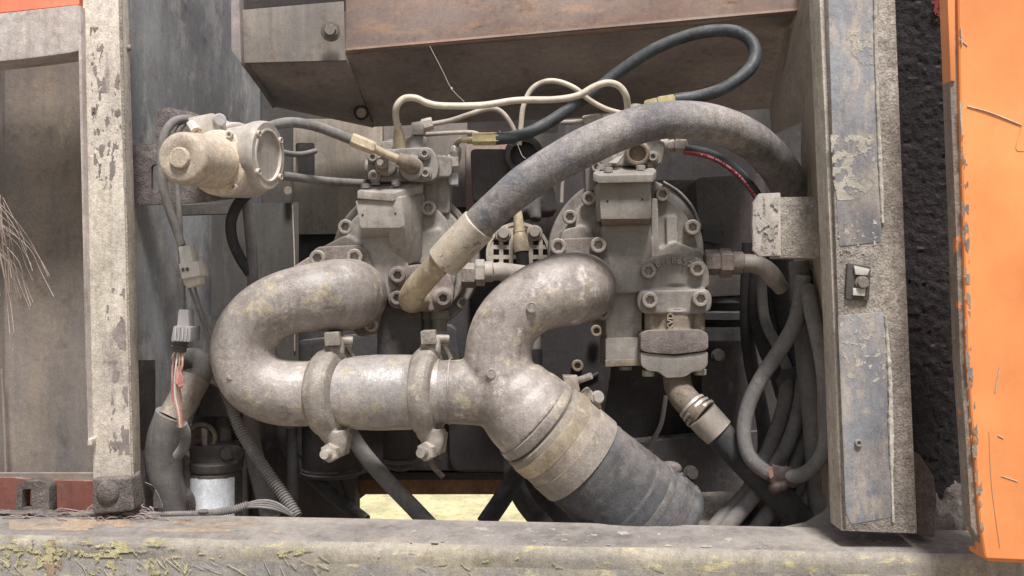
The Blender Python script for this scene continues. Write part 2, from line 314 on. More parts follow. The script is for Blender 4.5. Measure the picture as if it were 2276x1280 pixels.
def flakes(name, poly, d, mat, parent, th=.5, cell=3.0, sc=.05, seed=0, lift=.0012, bias=None):
    """thin irregular patches: cells of a grid inside a pixel outline where a noise passes th; d number or function(x,y)"""
    sx_, sy_ = sc if isinstance(sc, tuple) else (sc, sc)
    xs = [p[0] for p in poly]; ys = [p[1] for p in poly]; V, F, idx = [], [], {}
    def inside(x, y):
        c = False; n = len(poly)
        for i in range(n):
            (x1,y1),(x2,y2) = poly[i], poly[i-1]
            if (y1 > y) != (y2 > y) and x < (x2-x1)*(y-y1)/(y2-y1)+x1: c = not c
        return c
    nx = int((max(xs)-min(xs))/cell); ny = int((max(ys)-min(ys))/cell)
    def vid(i, j):
        if (i,j) not in idx:
            x = min(xs)+(i+R.uniform(-.35,.35))*cell; y = min(ys)+(j+R.uniform(-.35,.35))*cell; dd = d(x,y) if callable(d) else d
            idx[i,j] = len(V); V.append(W(x, y, dd-lift))
        return idx[i,j]
    for i in range(nx):
        for j in range(ny):
            x = min(xs)+(i+.5)*cell; y = min(ys)+(j+.5)*cell
            v = .5+.5*noise.fractal(Vector((x*sx_, y*sy_, seed*7.3)), .8, 2.2, 6)
            if bias: v += bias(x, y)
            if v > th and inside(x, y): F.append((vid(i,j), vid(i+1,j), vid(i+1,j+1), vid(i,j+1)))
    if not F: return None
    return add(name, (V, F), mat, parent)
def text(body, x, y, d, size, rot, mat, name, parent, depth=.0012, tilt=0):
    cu = bpy.data.curves.new(name, 'FONT'); cu.body = body; cu.size = size*S(d); cu.extrude = depth; cu.align_x = 'CENTER'; cu.align_y = 'CENTER'; cu.offset = .0003
    o = bpy.data.objects.new(name, cu); col.objects.link(o); dg = bpy.context.evaluated_depsgraph_get(); dg.update()
    me = bpy.data.meshes.new_from_object(o.evaluated_get(dg)); bpy.data.objects.remove(o)
    mt = Matrix.Rotation(tilt, 4, 'X') @ Matrix.Rotation(rot, 4, 'Y') @ Matrix.Rotation(math.pi/2, 4, 'X')
    me.transform(mt); me.materials.clear(); me.materials.append(MAT[mat])
    o = bpy.data.objects.new(name, me); col.objects.link(o); put(o, parent, W(x,y,d)); return o

# ------------------------------------------------------------------ ground
g = add('ground', ([(-60,-60,-1.45),(60,-60,-1.45),(60,140,-1.45),(-60,140,-1.45)], [(0,1,2,3)]), 'grass'); kind(g, 'structure')
g = add('added_dark_ground', ([(-9,-12,-1.445),(9,-12,-1.445),(9,1.6,-1.445),(-9,1.6,-1.445)], [(0,1,2,3)]), 'earth'); kind(g, 'structure')  # unseen dark ground, added in front to cut light bounced upward

# ------------------------------------------------------------------ sill (frame beam at the bottom)
t = thing('frame_beam', 'long dusty steel sill with chipped lichen-yellow edge running along the bottom of the picture', 'frame beam', 1138, 1280, -.2)
BL, BR, FL, FR = (-800,1120.5,-.0384), (2800,1191.9,-.1527), (-800,1173.2,-.1384), (2800,1246.1,-.2527)
def sillpt(u, v):   # u along, v 0 back .. 1 front, on the top face
    x = BL[0]+(BR[0]-BL[0])*u
    yb = BL[1]+(BR[1]-BL[1])*u; db = BL[2]+(BR[2]-BL[2])*u; yf = FL[1]+(FR[1]-FL[1])*u; df = FL[2]+(FR[2]-FL[2])*u
    a, b = W(x, yb, db), W(x, yf, df); return a.lerp(b, v)
V, F = [], []
NU = 220
prof = [(0,-.10,0),(0,0,0),(.25,0,0),(.5,0,0),(.75,0,0),(.88,-.0004,0),(.94,-.0015,0),(1.0,-.004,.0),(1.0,-.010,-.0045),(1.0,-.018,-.006),(1.0,-.028,-.006),(1.0,-.05,-.006),(1.0,-.14,-.006)]
for i in range(NU+1):
    for (v, dz, dy) in prof:
        p = sillpt(i/NU, v); nz = noise.noise(Vector((p.x*9, p.y*30, 1.5)))*.0012*(1 if 0 < v <= 1 else 0)
        V.append(p+Vector((0, dy+nz, dz+nz)))
m = len(prof)
for i in range(NU): F += [(i*m+j, i*m+j+1, i*m+m+j+1, i*m+m+j) for j in range(m-1)]
add('top_face', (V, [f for f in F if (f[0] % m) < 6]), 'sill', t)
add('worn_edge', (V, [f for f in F if 6 <= (f[0] % m) < 10]), 'edgewear', t)
add('front_face', (V, [f for f in F if (f[0] % m) >= 10]), 'sillfront', t)
def silld(x, y):   # front face depth
    u = (x-BL[0])/(BR[0]-BL[0]); return FL[2]+(FR[2]-FL[2])*u-.0075
def edgey(x): return FL[1]+(FR[1]-FL[1])*(x-BL[0])/(BR[0]-BL[0])
flakes('lichen_crust', [(0,1196),(700,1214),(1500,1234),(2276,1256),(2276,1276),(1200,1262),(700,1250),(250,1240),(0,1226)], silld, 'moss', t, th=.60, cell=1.7, sc=(.02,.07), seed=1, lift=.0004, bias=lambda x,y: .015-.00024*x)
flakes('lichen_patch', [(0,1215),(60,1210),(420,1250),(440,1280),(0,1280)], silld, 'moss', t, th=.62, cell=1.8, sc=.06, seed=2, lift=.0004, bias=lambda x,y: -.0002*x)
flakes('rust_stain', [(70,1200),(130,1200),(140,1280),(85,1280)], silld, 'rustsill', t, th=.55, cell=2, sc=(.05,.03), seed=3, lift=.0003)
def topy(x, y):
    u = (x-BL[0])/(BR[0]-BL[0]); yb = BL[1]+(BR[1]-BL[1])*u; yf = FL[1]+(FR[1]-FL[1])*u; db = BL[2]+(BR[2]-BL[2])*u; df = FL[2]+(FR[2]-FL[2])*u
    f = (y-yb)/(yf-yb); z0 = (640-yb)*S(db); z1 = (640-yf)*S(df)
    lo, hi = 0., 1.
    for _ in range(24):
        mm = (lo+hi)/2; dd = db+(df-db)*mm; zz = z0+(z1-z0)*mm; yy = 640-zz/S(dd)
        if yy < y: lo = mm
        else: hi = mm
    return db+(df-db)*(lo+hi)/2
flakes('rust_stain', [(20,1152),(620,1162),(620,1184),(20,1178)], topy, 'rustsill', t, th=.50, cell=2.0, sc=(.008,.05), seed=5, lift=.0007, bias=lambda x,y: .06-.0003*x)
flakes('paint_chip', [(900,1168),(2100,1190),(2150,1224),(900,1206)], topy, 'flake', t, th=.74, cell=1.7, sc=(.03,.1), seed=6, lift=.0008)
scr = []
for i in range(60):
    x = R.uniform(0, 720) if i < 42 else R.uniform(720, 2200); y = R.uniform(edgey(x)+26, 1285); a = R.uniform(.4, 1.3); l = R.uniform(14, 46)
    scr.append(tube([(x,y,silld(x,y)-.0008),(x+l*.5*math.cos(a)+R.uniform(-3,3),y+l*.5*math.sin(a),silld(x,y)-.0012),(x+l*math.cos(a),y+l*math.sin(a),silld(x,y)-.0008)], R.uniform(.4,.9), seg=5, step=.006))
kind(add('scratch', scr, 'flake', t), 'stuff')

# ------------------------------------------------------------------ left compartment
t = thing('side_compartment', 'brown-grey compartment behind the left post with pale rail above and red strip below', 'compartment', 90, 1130, .1)
V, F = [], []
for j in range(13):
    for i in range(25):
        x = -80+i*13 if i else -900; y = 60+j*95; dd = .08+.0008*math.sin(x*.06)+.0012*math.sin(x*.021+y*.004)+(.02 if x < 8 else 0)
        V.append(W(x, y, dd))
F = [(j*25+i, j*25+i+1, j*25+26+i, j*25+25+i) for j in range(11) for i in range(24)]
add('back_plate', (V, F), 'compart', t)
add('rail', prism(rnd([(-900,126),(-60,36),(176,10),(177,112),(150,118),(60,130),(-60,142),(-900,232)], 6), -.10, -.05), 'rail', t, bevel=3)
add('upper_panel', plate([(-900,-160,-.09),(176,-160,-.09),(176,9,-.09),(-60,34,-.09),(-900,124,-.09)], .03), 'redorange', t)
add('red_strip', plate([(-900,1062,.02),(30,1062,.02),(60,1066,.02),(212,1070,.02),(212,1150,.02),(-900,1150,.02)], .01), 'redstrip', t)
add('lower_lip', plate([(-900,1052,.03),(210,1052,.03),(212,1071,.03),(-900,1066,.03)], .01), 'compart', t)
add('lug', prism(rnd([(34,1136),(38,1082),(52,1070),(96,1069),(108,1080),(110,1142)], 6), -.075, -.05, holes=[[(48,1130),(50,1088),(70,1086),(71,1130)]]), 'dirt', t, bevel=2)
add('vertical_seam', tube([(4,820,.06),(10,950,.06),(14,1060,.06)], 3, 8), 'compart', t)

# dry grass plume
t = thing('grass_plume', 'dry feathery grass seedhead hanging in from the left edge', 'dry grass', 0, 440, -.25)
st = []
for i in range(34):
    a = R.uniform(-.35, .75); l = R.uniform(90, 200); x0, y0 = R.uniform(-22, 8), R.uniform(430, 560)
    dx, dy = math.sin(a), math.cos(a); dd = -.25+R.uniform(-.03,.03)
    st.append(tube([(x0,y0,dd),(x0+dx*l*.45+R.uniform(-5,9),y0+dy*l*.35,dd),(x0+dx*l*.75,y0+dy*l*.72,dd+.01),(x0+dx*l*.98,y0+dy*l*1.08,dd+.01)], R.uniform(.55,1.1), seg=5, step=.008))
kind(add('seed_strands', st, 'strawm', t), 'stuff')
add('stalk', tube([(-60,300,-.25),(-20,420,-.25),(5,500,-.25),(14,545,-.24)], 2.2, 7), 'strawm', t)

# ------------------------------------------------------------------ left post
t = thing('door_post', 'pale chipped vertical post on the left beside the motor', 'post', 250, 1138, -.08)
add('front_plate', prism([(181,-60),(261,-60),(278,500),(292,1068),(206,1070),(196,600)], -.09, -.05), 'post', t, bevel=5)
add('edge_flange', prism([(172,12),(179,12),(196,975),(204,976),(204,990),(194,990)], -.105, -.07), 'rail', t, bevel=1.5)
add('side_return', plate([(262,-60,-.088),(266,-60,-.02),(296,1068,-.02),(291,1068,-.088)], .004), 'postdust', t)
flakes('paint_chip', [(200,60),(262,60),(276,420),(268,420),(205,420)], -.0903, 'chip', t, th=.68, cell=1.6, sc=(.06,.025), seed=11, lift=.0003)
flakes('paint_chip', [(232,640),(276,640),(288,1010),(240,1010)], -.0903, 'chip', t, th=.60, cell=1.6, sc=(.05,.02), seed=12, lift=.0003)
flakes('paint_chip', [(205,240),(245,240),(245,400),(210,400)], -.0903, 'chip', t, th=.62, cell=1.6, sc=(.07,.04), seed=13, lift=.0003)
add('foot_block', prism(rnd([(203,1064),(290,1060),(298,1136),(206,1144)], 6), -.105, -.065), 'dirt', t, bevel=4, vox=.0026, it=3)
add('bolt_cap', [ball(240,1094,-.105,27,1,.5,1)], 'dirt', t, vox=.0026, it=3)
add('foot_gusset', prism(rnd([(291,1052),(304,1050),(316,1134),(294,1138)], 4), -.075, -.06), 'dirt', t, bevel=2)
b = add('stud', lathe((262,108,-.06),(292,106,-.06),[(0,10),(.35,10),(.36,7),(.9,7),(1,5)],14), 'castwarm', t)

# ------------------------------------------------------------------ bay shell
t = thing('left_bay_wall', 'blue-grey dusty steel side wall behind the throttle motor', 'wall', 420, 1140, .2)
add('wall_sheet', plate([(262,-80,-.03),(575,-80,.62),(590,1200,.62),(296,1200,-.03)], .006), 'wallblue', t)
add('hinge_plate', plate([(300,800,-.02),(345,800,.06),(345,990,.06),(302,990,-.02)], .006), 'castdark', t)
add('brown_sheet', plate([(470,455,.28),(664,450,.30),(664,860,.30),(470,900,.28)], .005), 'wallback', t, bevel=1)
add('seam', tube([(650,455,.295),(655,600,.295),(655,780,.295)], 1.6, 6), 'beige', t)
add('crossbar', plate([(385,456,.1),(520,452,.1),(520,474,.1),(385,478,.1)], .02), 'castdark', t)

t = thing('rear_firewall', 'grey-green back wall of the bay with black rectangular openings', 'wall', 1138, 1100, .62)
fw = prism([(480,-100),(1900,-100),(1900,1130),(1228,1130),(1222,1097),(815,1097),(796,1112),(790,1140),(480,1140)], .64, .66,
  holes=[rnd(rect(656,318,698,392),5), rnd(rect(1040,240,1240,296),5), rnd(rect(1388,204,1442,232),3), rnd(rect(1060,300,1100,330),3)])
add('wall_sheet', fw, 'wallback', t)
add('upper_sheet', prism(rect(652,264,850,520), .60, .625, holes=[rnd(rect(657,318,699,392),6)]), 'beige', t, bevel=1.5)
add('upper_sheet', prism(rect(852,270,1038,460), .60, .625), 'hoodlip', t, bevel=1.5)
add('upper_sheet', prism(rect(1036,320,1140,470), .59, .61), 'rust', t, bevel=1.5)
add('upper_sheet', prism(rect(1460,400,1660,760), .56, .58), 'castdark', t, bevel=1.5)
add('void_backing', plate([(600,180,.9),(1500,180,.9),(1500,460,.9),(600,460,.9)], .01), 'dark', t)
add('stud', cyl((640,424,.30),(640,424,.27),9), 'castwarm', t)

add('shade_sheet', prism([(1340,330),(1900,250),(1900,1010),(1340,1010)], .60, .61), 'dark', t)  # black sheet added over the lit wall to stand in for deep shade
add('shade_sheet', prism([(1560,770),(1900,770),(1900,1120),(1560,1120)], .52, .53), 'dark', t)  # second added black sheet, shade painted behind the hose bundle
t = thing('hood_header', 'rusty red-brown header beam crossing the top of the bay', 'header beam', 1270, 100, .15)
add('header_face', plate([(762,-90,.30),(1795,-90,.12),(1782,24,.12),(1560,52,.16),(1200,84,.23),(768,116,.30)], .01), 'rust', t, bevel=2)
add('under_lip', plate([(768,112,.295),(1782,22,.115),(1782,30,.135),(768,122,.315)], .004), 'rust', t)
t = thing('hood_underside', 'dark grey sloping hood panel below the rusty header beam', 'panel', 1270, 260, .4)
add('panel_sheet', plate([(768,116,.31),(1784,22,.13),(1716,242,.50),(826,282,.56)], .006), 'hood', t)
add('panel_sheet', plate([(536,142,.24),(768,128,.28),(830,284,.56),(606,236,.52)], .006), 'hood', t)
add('panel_seam', tube([(768,132,.30),(800,205,.42),(828,270,.53)], 2.2, 8), 'castdark', t)
add('weld_seam', tube([(906,120,.32),(904,160,.38),(904,205,.45)], 1.6, 6), 'castdark', t)
add('hole_rim', lathe((803,249,.47),(803,251,.46),[(0,17),(.5,17),(1,12)],20), 'dark', t)
add('plug', cyl((803,250,.46),(803,251,.45),11), 'castwarm', t)
t = thing('corner_plate', 'olive-grey corner plate with one washer bolt at the top left of the hood', 'plate', 650, 140, .22)
add('plate_face', plate([(532,22,.22),(764,2,.24),(768,130,.24),(770,134,.24),(536,140,.22)], .008), 'hoodlip', t, bevel=2)
add('edge_flange', plate([(512,-60,.20),(530,-60,.20),(536,140,.20),(514,112,.20)], .03), 'hood', t, bevel=2)
add('upper_void', plate([(528,-90,.27),(766,-90,.27),(766,20,.27),(528,40,.27)], .01), 'dark', t)
add('washer', cyl((735,70,.216),(735,70,.212),22), 'hoodlip', t); bolt(735,68,.212,13,t,'hoodlip',hexh=True)
add('edge_strap', plate([(540,142,.235),(552,142,.235),(614,238,.47),(606,240,.47)], .004), 'hoodlip', t)

t = thing('right_bay_wall', 'beige inner side panel left of the right post with a slanted rusty edge', 'panel', 1800, 300, 0)
add('panel_sheet', plate([(1782,-80,.16),(1850,-80,-.12),(1860,560,-.12),(1868,1100,-.12),(1812,1100,.06),(1788,340,.10),(1790,268,.10),(1722,300,.22),(1718,240,.22)], .006), 'beige', t)
add('rust_edge', tube([(1782,10,.15),(1760,100,.18),(1735,190,.205),(1722,245,.215)], 4, 8), 'castwarm', t)
add('bracket_edge', prism([(1758,60),(1768,60),(1764,100),(1752,150),(1748,148)], .15, .17), 'castwarm', t, bevel=1)

t = thing('rear_beam', 'brown rusty cross beam behind the pumps above the grass gap', 'beam', 1010, 1095, .55)
add('beam_web', box(700,1066,1500,1099,.56,.60), 'beam', t, bevel=2)
add('beam_flange', box(700,1050,1500,1067,.54,.62), 'dark', t, bevel=2)

# dark engine and machinery far inside
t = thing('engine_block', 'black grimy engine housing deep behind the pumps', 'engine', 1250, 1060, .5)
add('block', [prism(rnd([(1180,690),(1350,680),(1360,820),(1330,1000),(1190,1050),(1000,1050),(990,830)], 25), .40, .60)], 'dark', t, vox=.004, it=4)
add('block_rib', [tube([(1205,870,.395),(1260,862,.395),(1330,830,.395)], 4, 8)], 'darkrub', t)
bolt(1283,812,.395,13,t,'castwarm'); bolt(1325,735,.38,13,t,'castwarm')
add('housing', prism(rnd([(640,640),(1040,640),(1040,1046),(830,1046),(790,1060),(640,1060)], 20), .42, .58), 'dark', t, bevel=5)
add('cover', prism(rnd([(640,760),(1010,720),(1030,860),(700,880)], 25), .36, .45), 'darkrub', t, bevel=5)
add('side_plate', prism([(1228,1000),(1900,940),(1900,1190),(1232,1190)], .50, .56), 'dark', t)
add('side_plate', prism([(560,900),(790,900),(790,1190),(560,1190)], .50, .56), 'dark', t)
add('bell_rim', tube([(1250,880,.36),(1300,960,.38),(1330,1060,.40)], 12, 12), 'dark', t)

t = thing('fan_pulley', 'stack of black pulley discs behind the right delivery pipe', 'pulley', 1600, 780, .38)
add('pulley_disc', lathe((1600,640,.42),(1600,800,.42),[(0,66),(.10,72),(.13,84),(.2,84),(.22,60),(.3,60),(.33,104),(.42,104),(.44,70),(.5,70),(.53,98),(.70,98),(.74,60),(.8,50),(1,46)],40), 'darkrub', t)
bolt(1596,790,.34,13,t,'dirt',hexh=True)
add('upper_cover', prism(rnd([(1570,610),(1672,608),(1676,655),(1572,660)], 10), .34, .44), 'castdark', t, bevel=4)
t = thing('alternator_body', 'dark brown-grey rear unit seen through the gap between right pump and bracket', 'alternator', 1600, 560, .5)
add('shell', prism(rnd([(1545,395),(1700,385),(1706,600),(1560,620)], 16), .44, .54), 'castdark', t, bevel=5)
add('shell_cover', prism(rnd([(1562,505),(1612,512),(1606,545),(1560,535)], 8), .42, .45), 'darkrub', t, bevel=3)

# canisters behind
t = thing('filter_canister', 'black ribbed oil filter canister hanging below the left clamp', 'filter', 740, 1055, .2)
add('canister', lathe((738,930,.22),(738,1056,.22),[(0,62),(.1,66),(.85,66),(.88,69),(.96,69),(1,60)],40), 'dark', t)
add('rim_seam', lathe((738,1044,.22),(738,1050,.22),[(0,68),(.3,70),(.7,70),(1,68)],40), 'castdark', t)
t = thing('drain_bowl', 'black rounded bowl hanging between the two pipe clamps', 'bowl', 890, 1045, .25)
add('bowl', [lathe((890,940,.28),(890,1046,.28),[(0,38),(.7,38),(.9,30),(1,14)],28)], 'dark', t)
add('bowl_rim', lathe((890,1018,.28),(890,1026,.28),[(0,39),(.3,42),(.7,42),(1,38)],28), 'castdark', t)

# ------------------------------------------------------------------ right post, bracket, foam, door
t = thing('latch_post', 'wide blue-grey vertical post on the right with peeling residue and a latch bolt', 'post', 1950, 1185, -.22)
add('post_face', prism([(1836,-70),(1988,-70),(2014,600),(2040,1187),(1880,1181),(1858,560)], -.215, -.15), 'postdust', t, bevel=4)
add('left_return', prism([(1818,-70),(1838,-70),(1860,560),(1882,1181),(1870,1180),(1846,560)], -.205, -.16), 'post', t, bevel=3)
add('upper_blue_panel', prism(rnd([(1838,-70),(1943,-70),(1962,470),(1958,538),(1866,548),(1850,300)], 5), -.2160, -.213), 'postblue', t, bevel=2)
add('lower_blue_panel', prism(rnd([(1862,702),(1964,692),(1974,760),(1984,1150),(1892,1166),(1880,1140)], 8), -.2160, -.213), 'postblue', t, bevel=2)
add('side_ledge', prism([(2022,1000),(2046,1010),(2078,1060),(2084,1110),(2080,1196),(2040,1190)], -.19, -.12), 'dirt', t, vox=.003, it=4)
add('weld_bead', [tube([(1944,-70,-.2168),(1947,120,-.2168),(1950,220,-.2168),(1958,400,-.2168),(1962,495,-.2168)], [4,4.6,4,5,3], 8, wav=.5, step=.003)], 'flake', t)
add('weld_bead', [tube([(1968,702,-.2168),(1977,820,-.2168),(1980,960,-.2168),(1983,1080,-.2168),(1985,1160,-.2168)], [3,5,6,3,3], 8, wav=.5, step=.003)], 'flake', t)
flakes('glue_residue', [(1846,300),(1942,298),(1946,408),(1925,430),(1890,446),(1862,446),(1852,400)], -.2160, 'flake', t, th=.52, cell=1.6, sc=.05, seed=21, lift=.0004, bias=lambda x,y: .16*(abs(x-1896)/45)**2+.10*(abs(y-368)/60)**2-.10)
flakes('glue_residue', [(1880,72),(1936,66),(1942,150),(1925,160),(1885,105)], -.2160, 'flake', t, th=.62, cell=1.5, sc=.08, seed=22, lift=.0004)
flakes('glue_residue', [(1852,500),(1960,480),(1965,560),(1860,570)], -.2160, 'flake', t, th=.68, cell=1.5, sc=.08, seed=23, lift=.0004)
flakes('paint_chip', [(1866,704),(1964,696),(1976,850),(1880,850)], -.2160, 'flake', t, th=.67, cell=1.5, sc=.07, seed=24, lift=.0004)
add('latch_plate', prism(rnd([(1884,584),(1936,592),(1932,668),(1880,664)], 4), -.221, -.21), 'castdark', t, bevel=2)
add('latch_tab', prism([(1898,590),(1934,598),(1928,612),(1902,610)], -.225, -.2205), 'white', t, bevel=1)
add('latch_tab', prism([(1897,640),(1925,640),(1922,658),(1896,656)], -.225, -.2205), 'white', t, bevel=1)
bolt(1916,628,-.224,13,t,'hoodlip',hexh=True)
bolt(1907,984,-.2160,8,t,'cast')

t = thing('stub_bracket', 'pale chipped bent bracket sticking out left from the right post', 'bracket', 1740, 575, -.1)
add('end_plate', prism([(1674,452),(1688,430),(1735,428),(1736,568),(1688,570),(1674,556),(1676,540),(1672,500)], -.135, -.125), 'rail', t, bevel=2)
add('end_flap', plate([(1673,453,-.134),(1688,431,-.134),(1700,442,-.136),(1706,560,-.136),(1690,568,-.134),(1673,556,-.134)], .004), 'postdust', t)
add('arm', prism([(1734,438),(1842,436),(1846,574),(1734,573)], -.122, -.06), 'postdust', t, bevel=3)
flakes('paint_chip', [(1676,450),(1732,430),(1732,565),(1680,565)], -.1365, 'flake', t, th=.6, cell=2.2, sc=.04, seed=31, lift=.0006)

t = thing('foam_seal', 'black rough foam seal strip between the right post and the orange door', 'seal', 2060, 1100, -.05)
V, F = [], []
nx, ny = 40, 190
for j in range(ny+1):
    for i in range(nx+1):
        u = i/nx; y = -60+j*6.2; x = 1975+(u*175)+y*.035
        p = W(x, y, -.07); p.y += .003*noise.fractal(Vector((p.x*95, p.z*95, 0)), .6, 2.1, 4)+.002*noise.noise(Vector((p.x*18,p.z*18,3))); V.append(p)
F = [(j*(nx+1)+i, j*(nx+1)+i+1, (j+1)*(nx+1)+i+1, (j+1)*(nx+1)+i) for j in range(ny) for i in range(nx)]
add('foam_face', (V, F), 'foam', t)
flakes('red_overspray', [(2068,0),(2105,0),(2100,30),(2082,45)], -.078, 'redstain', t, th=.45, cell=2.5, sc=.05, seed=33)
t = thing('caked_dirt_heap', 'lumpy black-brown heap of caked dirt at the foot of the foam seal', 'dirt heap', 2110, 1180, -.1)
V, F = [], []
for j in range(41):
    for i in range(41):
        u, v = i/40, j/40; x = 2020+200*u; y = 940+260*v; dd = -.02-.11*v**1.4
        p = W(x, y, dd); p += Vector((0,-1,.6))*.016*noise.fractal(Vector((p.x*28, p.z*28, 5)), .9, 2.1, 5); V.append(p)
F = [(j*41+i, j*41+i+1, j*41+42+i, j*41+41+i) for j in range(40) for i in range(40)]
add('dirt_surface', (V, F), 'dirt', t)

t = thing('orange_door', 'bright orange painted door panel with worn grey edge at the right side', 'door', 2200, 1243, -.32)
add('door_skin', prism([(2128,-80),(2400,-80),(2400,1252),(2190,1243),(2178,1160),(2166,1000),(2150,800),(2142,500),(2134,200)], -.325, -.300), 'orange', t, bevel=6, seg=3)
add('worn_edge', prism([(2104,-80),(2130,-80),(2136,200),(2144,500),(2152,800),(2168,1000),(2180,1160),(2192,1242),(2178,1205),(2158,1170),(2148,1000),(2134,800),(2124,500),(2112,200)], -.318, -.296), 'orangeworn', t, bevel=3)
add('orange_lip', prism([(2103,-80),(2122,-80),(2124,180),(2113,180)], -.322, -.299), 'orange', t, bevel=2)
flakes('worn_primer', [(2134,300),(2150,300),(2160,800),(2176,1000),(2192,1180),(2180,1180),(2150,900),(2142,600)], -.3252, 'orangeworn', t, th=.60, cell=1.4, sc=(.09,.04), seed=41, lift=.0004)
sc_ = [tube([(2150,236,-.3258),(2200,250,-.3262),(2270,278,-.3258)],1.6,6,step=.006), tube([(2136,60,-.326),(2138,100,-.326)],1.6,6), tube([(2134,225,-.326),(2138,300,-.326)],2,6),
  tube([(2130,85,-.3256),(2150,102,-.3256)],1.3,6), tube([(2222,816,-.3258),(2212,872,-.3258)],1.2,6), tube([(2218,968,-.3256),(2230,974,-.3256)],1.2,6), tube([(2226,1058,-.3256),(2262,1070,-.3256)],1,6)]
add('scratch', sc_, 'flake', t)
add('crack', [tube([(2198,960,-.3254),(2204,1080,-.3254),(2222,1218,-.3254)],.6,5), tube([(2272,276,-.3254),(2258,330,-.3254),(2276,336,-.3254)],.6,5)], 'rustsill', t)
add('inner_flange', prism([(2196,1236),(2400,1244),(2400,1256),(2196,1247)], -.318, -.27), 'orange', t)

# right floor plate with the round cut-out
t = thing('floor_plate', 'dusty floor plate with a curved cut-out beside the hose bundle', 'floor plate', 1700, 1170, -.05)
arc = [(1735,1172),(1790,1160),(1828,1138),(1852,1112),(1866,1088),(1874,1050),(1900,1050),(1990,1175),(1900,1195),(1735,1195)]
add('cutout_plate', plate([(x, y, -.09+(1180-y)*.0006) for x, y in arc], .004), 'sill', t)
add('duct', cyl((1500,1150,.10),(1720,1140,.10),52), 'postdust', t)
add('rear_floor', plate([(1530,1110,.16),(1720,1090,.16),(1760,1180,.0),(1520,1185,.0)], .004), 'dirt', t)

# ------------------------------------------------------------------ throttle motor
t = thing('motor_bracket', 'dust-caked flat bracket plate with a slot holding the cream throttle motor', 'bracket', 330, 455, 0)
add('bracket_plate', prism(rnd([(276,324),(340,318),(346,312),(348,246),(372,238),(432,250),(520,300),(520,440),(440,450),(350,455),(282,455)], 5), 0, .008, holes=[rnd(rect(336,366,356,426),9)]), 'dustdark', t, bevel=2)
add('post_tab', plate([(274,322,-.06),(282,322,.004),(284,455,.004),(278,455,-.06)], .006), 'dustdark', t)
t = thing('throttle_motor', 'cream-painted throttle motor with round can and bolted side cover', 'motor', 490, 440, -.08)
A0, A1 = (401,351,-.21), (482,361,-.115)
ax = (W(*A0)-W(*A1)).normalized()
add('motor_can', lathe(A1, A0, [(-.1,66),(0,65),(.03,61),(.6,58.5),(.9,57),(.955,55.5),(.985,52),(1,47),(1.0,28),(.992,26),(.992,0.5)],56), 'creamface', t)
add('can_boss', lathe((W_:=A0), tuple(a+(a-b)*.10 for a, b in zip(A0, A1)), [(-.3,24),(.3,24),(.5,22.5),(.6,21),(.6,.5)],40), 'creamface', t)
add('can_skirt', lathe(A1, A0, [(-.22,76),(-.04,76),(.0,74),(.02,71),(.03,66),(.05,62)],56), 'creamface', t)
back = tuple(b+(b-a)*1.0 for a, b in zip(A0, A1))
hs_ = [lathe(A1, back, [(0.12,72),(.2,74),(.9,72),(1,60)],40), lathe((490,345,-.03),(530,346,-.055),[(0,66),(.9,74),(1,72)],40),
  prism(rnd([(418,262),(470,252),(488,256),(500,270),(520,270),(530,300),(530,420),(520,430),(470,430),(450,320),(430,300)], 8), -.06, .0)]
add('gear_housing', hs_, 'cream', t, vox=.0022, it=4)
C0, C1 = (572,346,-.082), (597,346,-.0865)
add('side_cover', lathe(C0, C1, [(-2.2,62),(-1.0,68),(0,76),(.5,77),(.85,76),(1,73),(1.0,59),(.96,57.5),(.84,56.5),(.82,.5)],56), 'cream', t)
add('cover_rim', lathe(C0, C1, [(.7,60),(1.04,60),(1.08,58),(1.08,55),(1.03,54),(.7,54)],56), 'cream', t)
for a in (40, 140, 220, 320):
    n_ = (W(*C1)-W(*C0)).normalized(); u = n_.cross(Vector((0,0,1))).normalized(); v = Vector((0,0,1))
    p = W(*C1)+(u*math.cos(math.radians(a))+v*math.sin(math.radians(a)))*66*S(-.12)
    o = bolt(0,0,-.12,7.5,t,'cream',dr=n_,name='screw'); put(o, t, p)
for a in (18, 128, 238, 308):
    u = ax.cross(Vector((0,0,1))).normalized(); v = ax.cross(u)
    p = W(*A1)+ax*.003+(u*math.cos(math.radians(a))+v*math.sin(math.radians(a)))*69*S(-.09)
    o = bolt(0,0,-.12,8,t,'cream',dr=ax,name='screw'); put(o, t, p)
add('breather_cap', [lathe((483,272,-.095),(489,266,-.118),[(0,14),(.1,15),(.9,15),(1,12)],12)], 'greyplastic', t)
add('top_block', prism(rnd([(416,262),(472,251),(486,258),(488,292),(440,300)], 5), -.115, -.08), 'cream', t, bevel=3)

cb = 'greyrub'
o = tag(add('harness_cable', tube([(440,268,-.06),(412,264,-.08),(384,272,-.10),(365,302,-.11),(359,350,-.115),(362,410,-.115),(376,465,-.11),(394,515,-.10),(404,546,-.10)], 9.5, 14), cb), 'thick grey cable looping from the motor down to the upper connector', 'cable')
o = tag(add('harness_cable', tube([(440,276,-.05),(418,272,-.07),(400,284,-.09),(393,310,-.095),(393,380,-.095),(398,470,-.095),(401,540,-.09),(405,620,-.085),(406,690,-.085)], 6.5, 12), cb), 'thinner grey cable running behind the upper connector to the lower connector', 'cable')
t = thing('plug_connector', 'small white plug with bare wires beside the motor can', 'connector', 440, 300, -.1)
add('plug_body', tube([(425,275,-.11),(436,292,-.118)], 12, 8), 'white', t)
add('plug_wire', [tube([(434+i*4,290,-.118),(440+i*4,300,-.12),(444+i*4,306,-.115)], 1.5, 6) for i in range(3)], 'copperwire', t)
t = thing('wire_connector', 'upper pale cream wiring connector below the throttle motor', 'connector', 420, 640, -.1, 'wiring connectors')
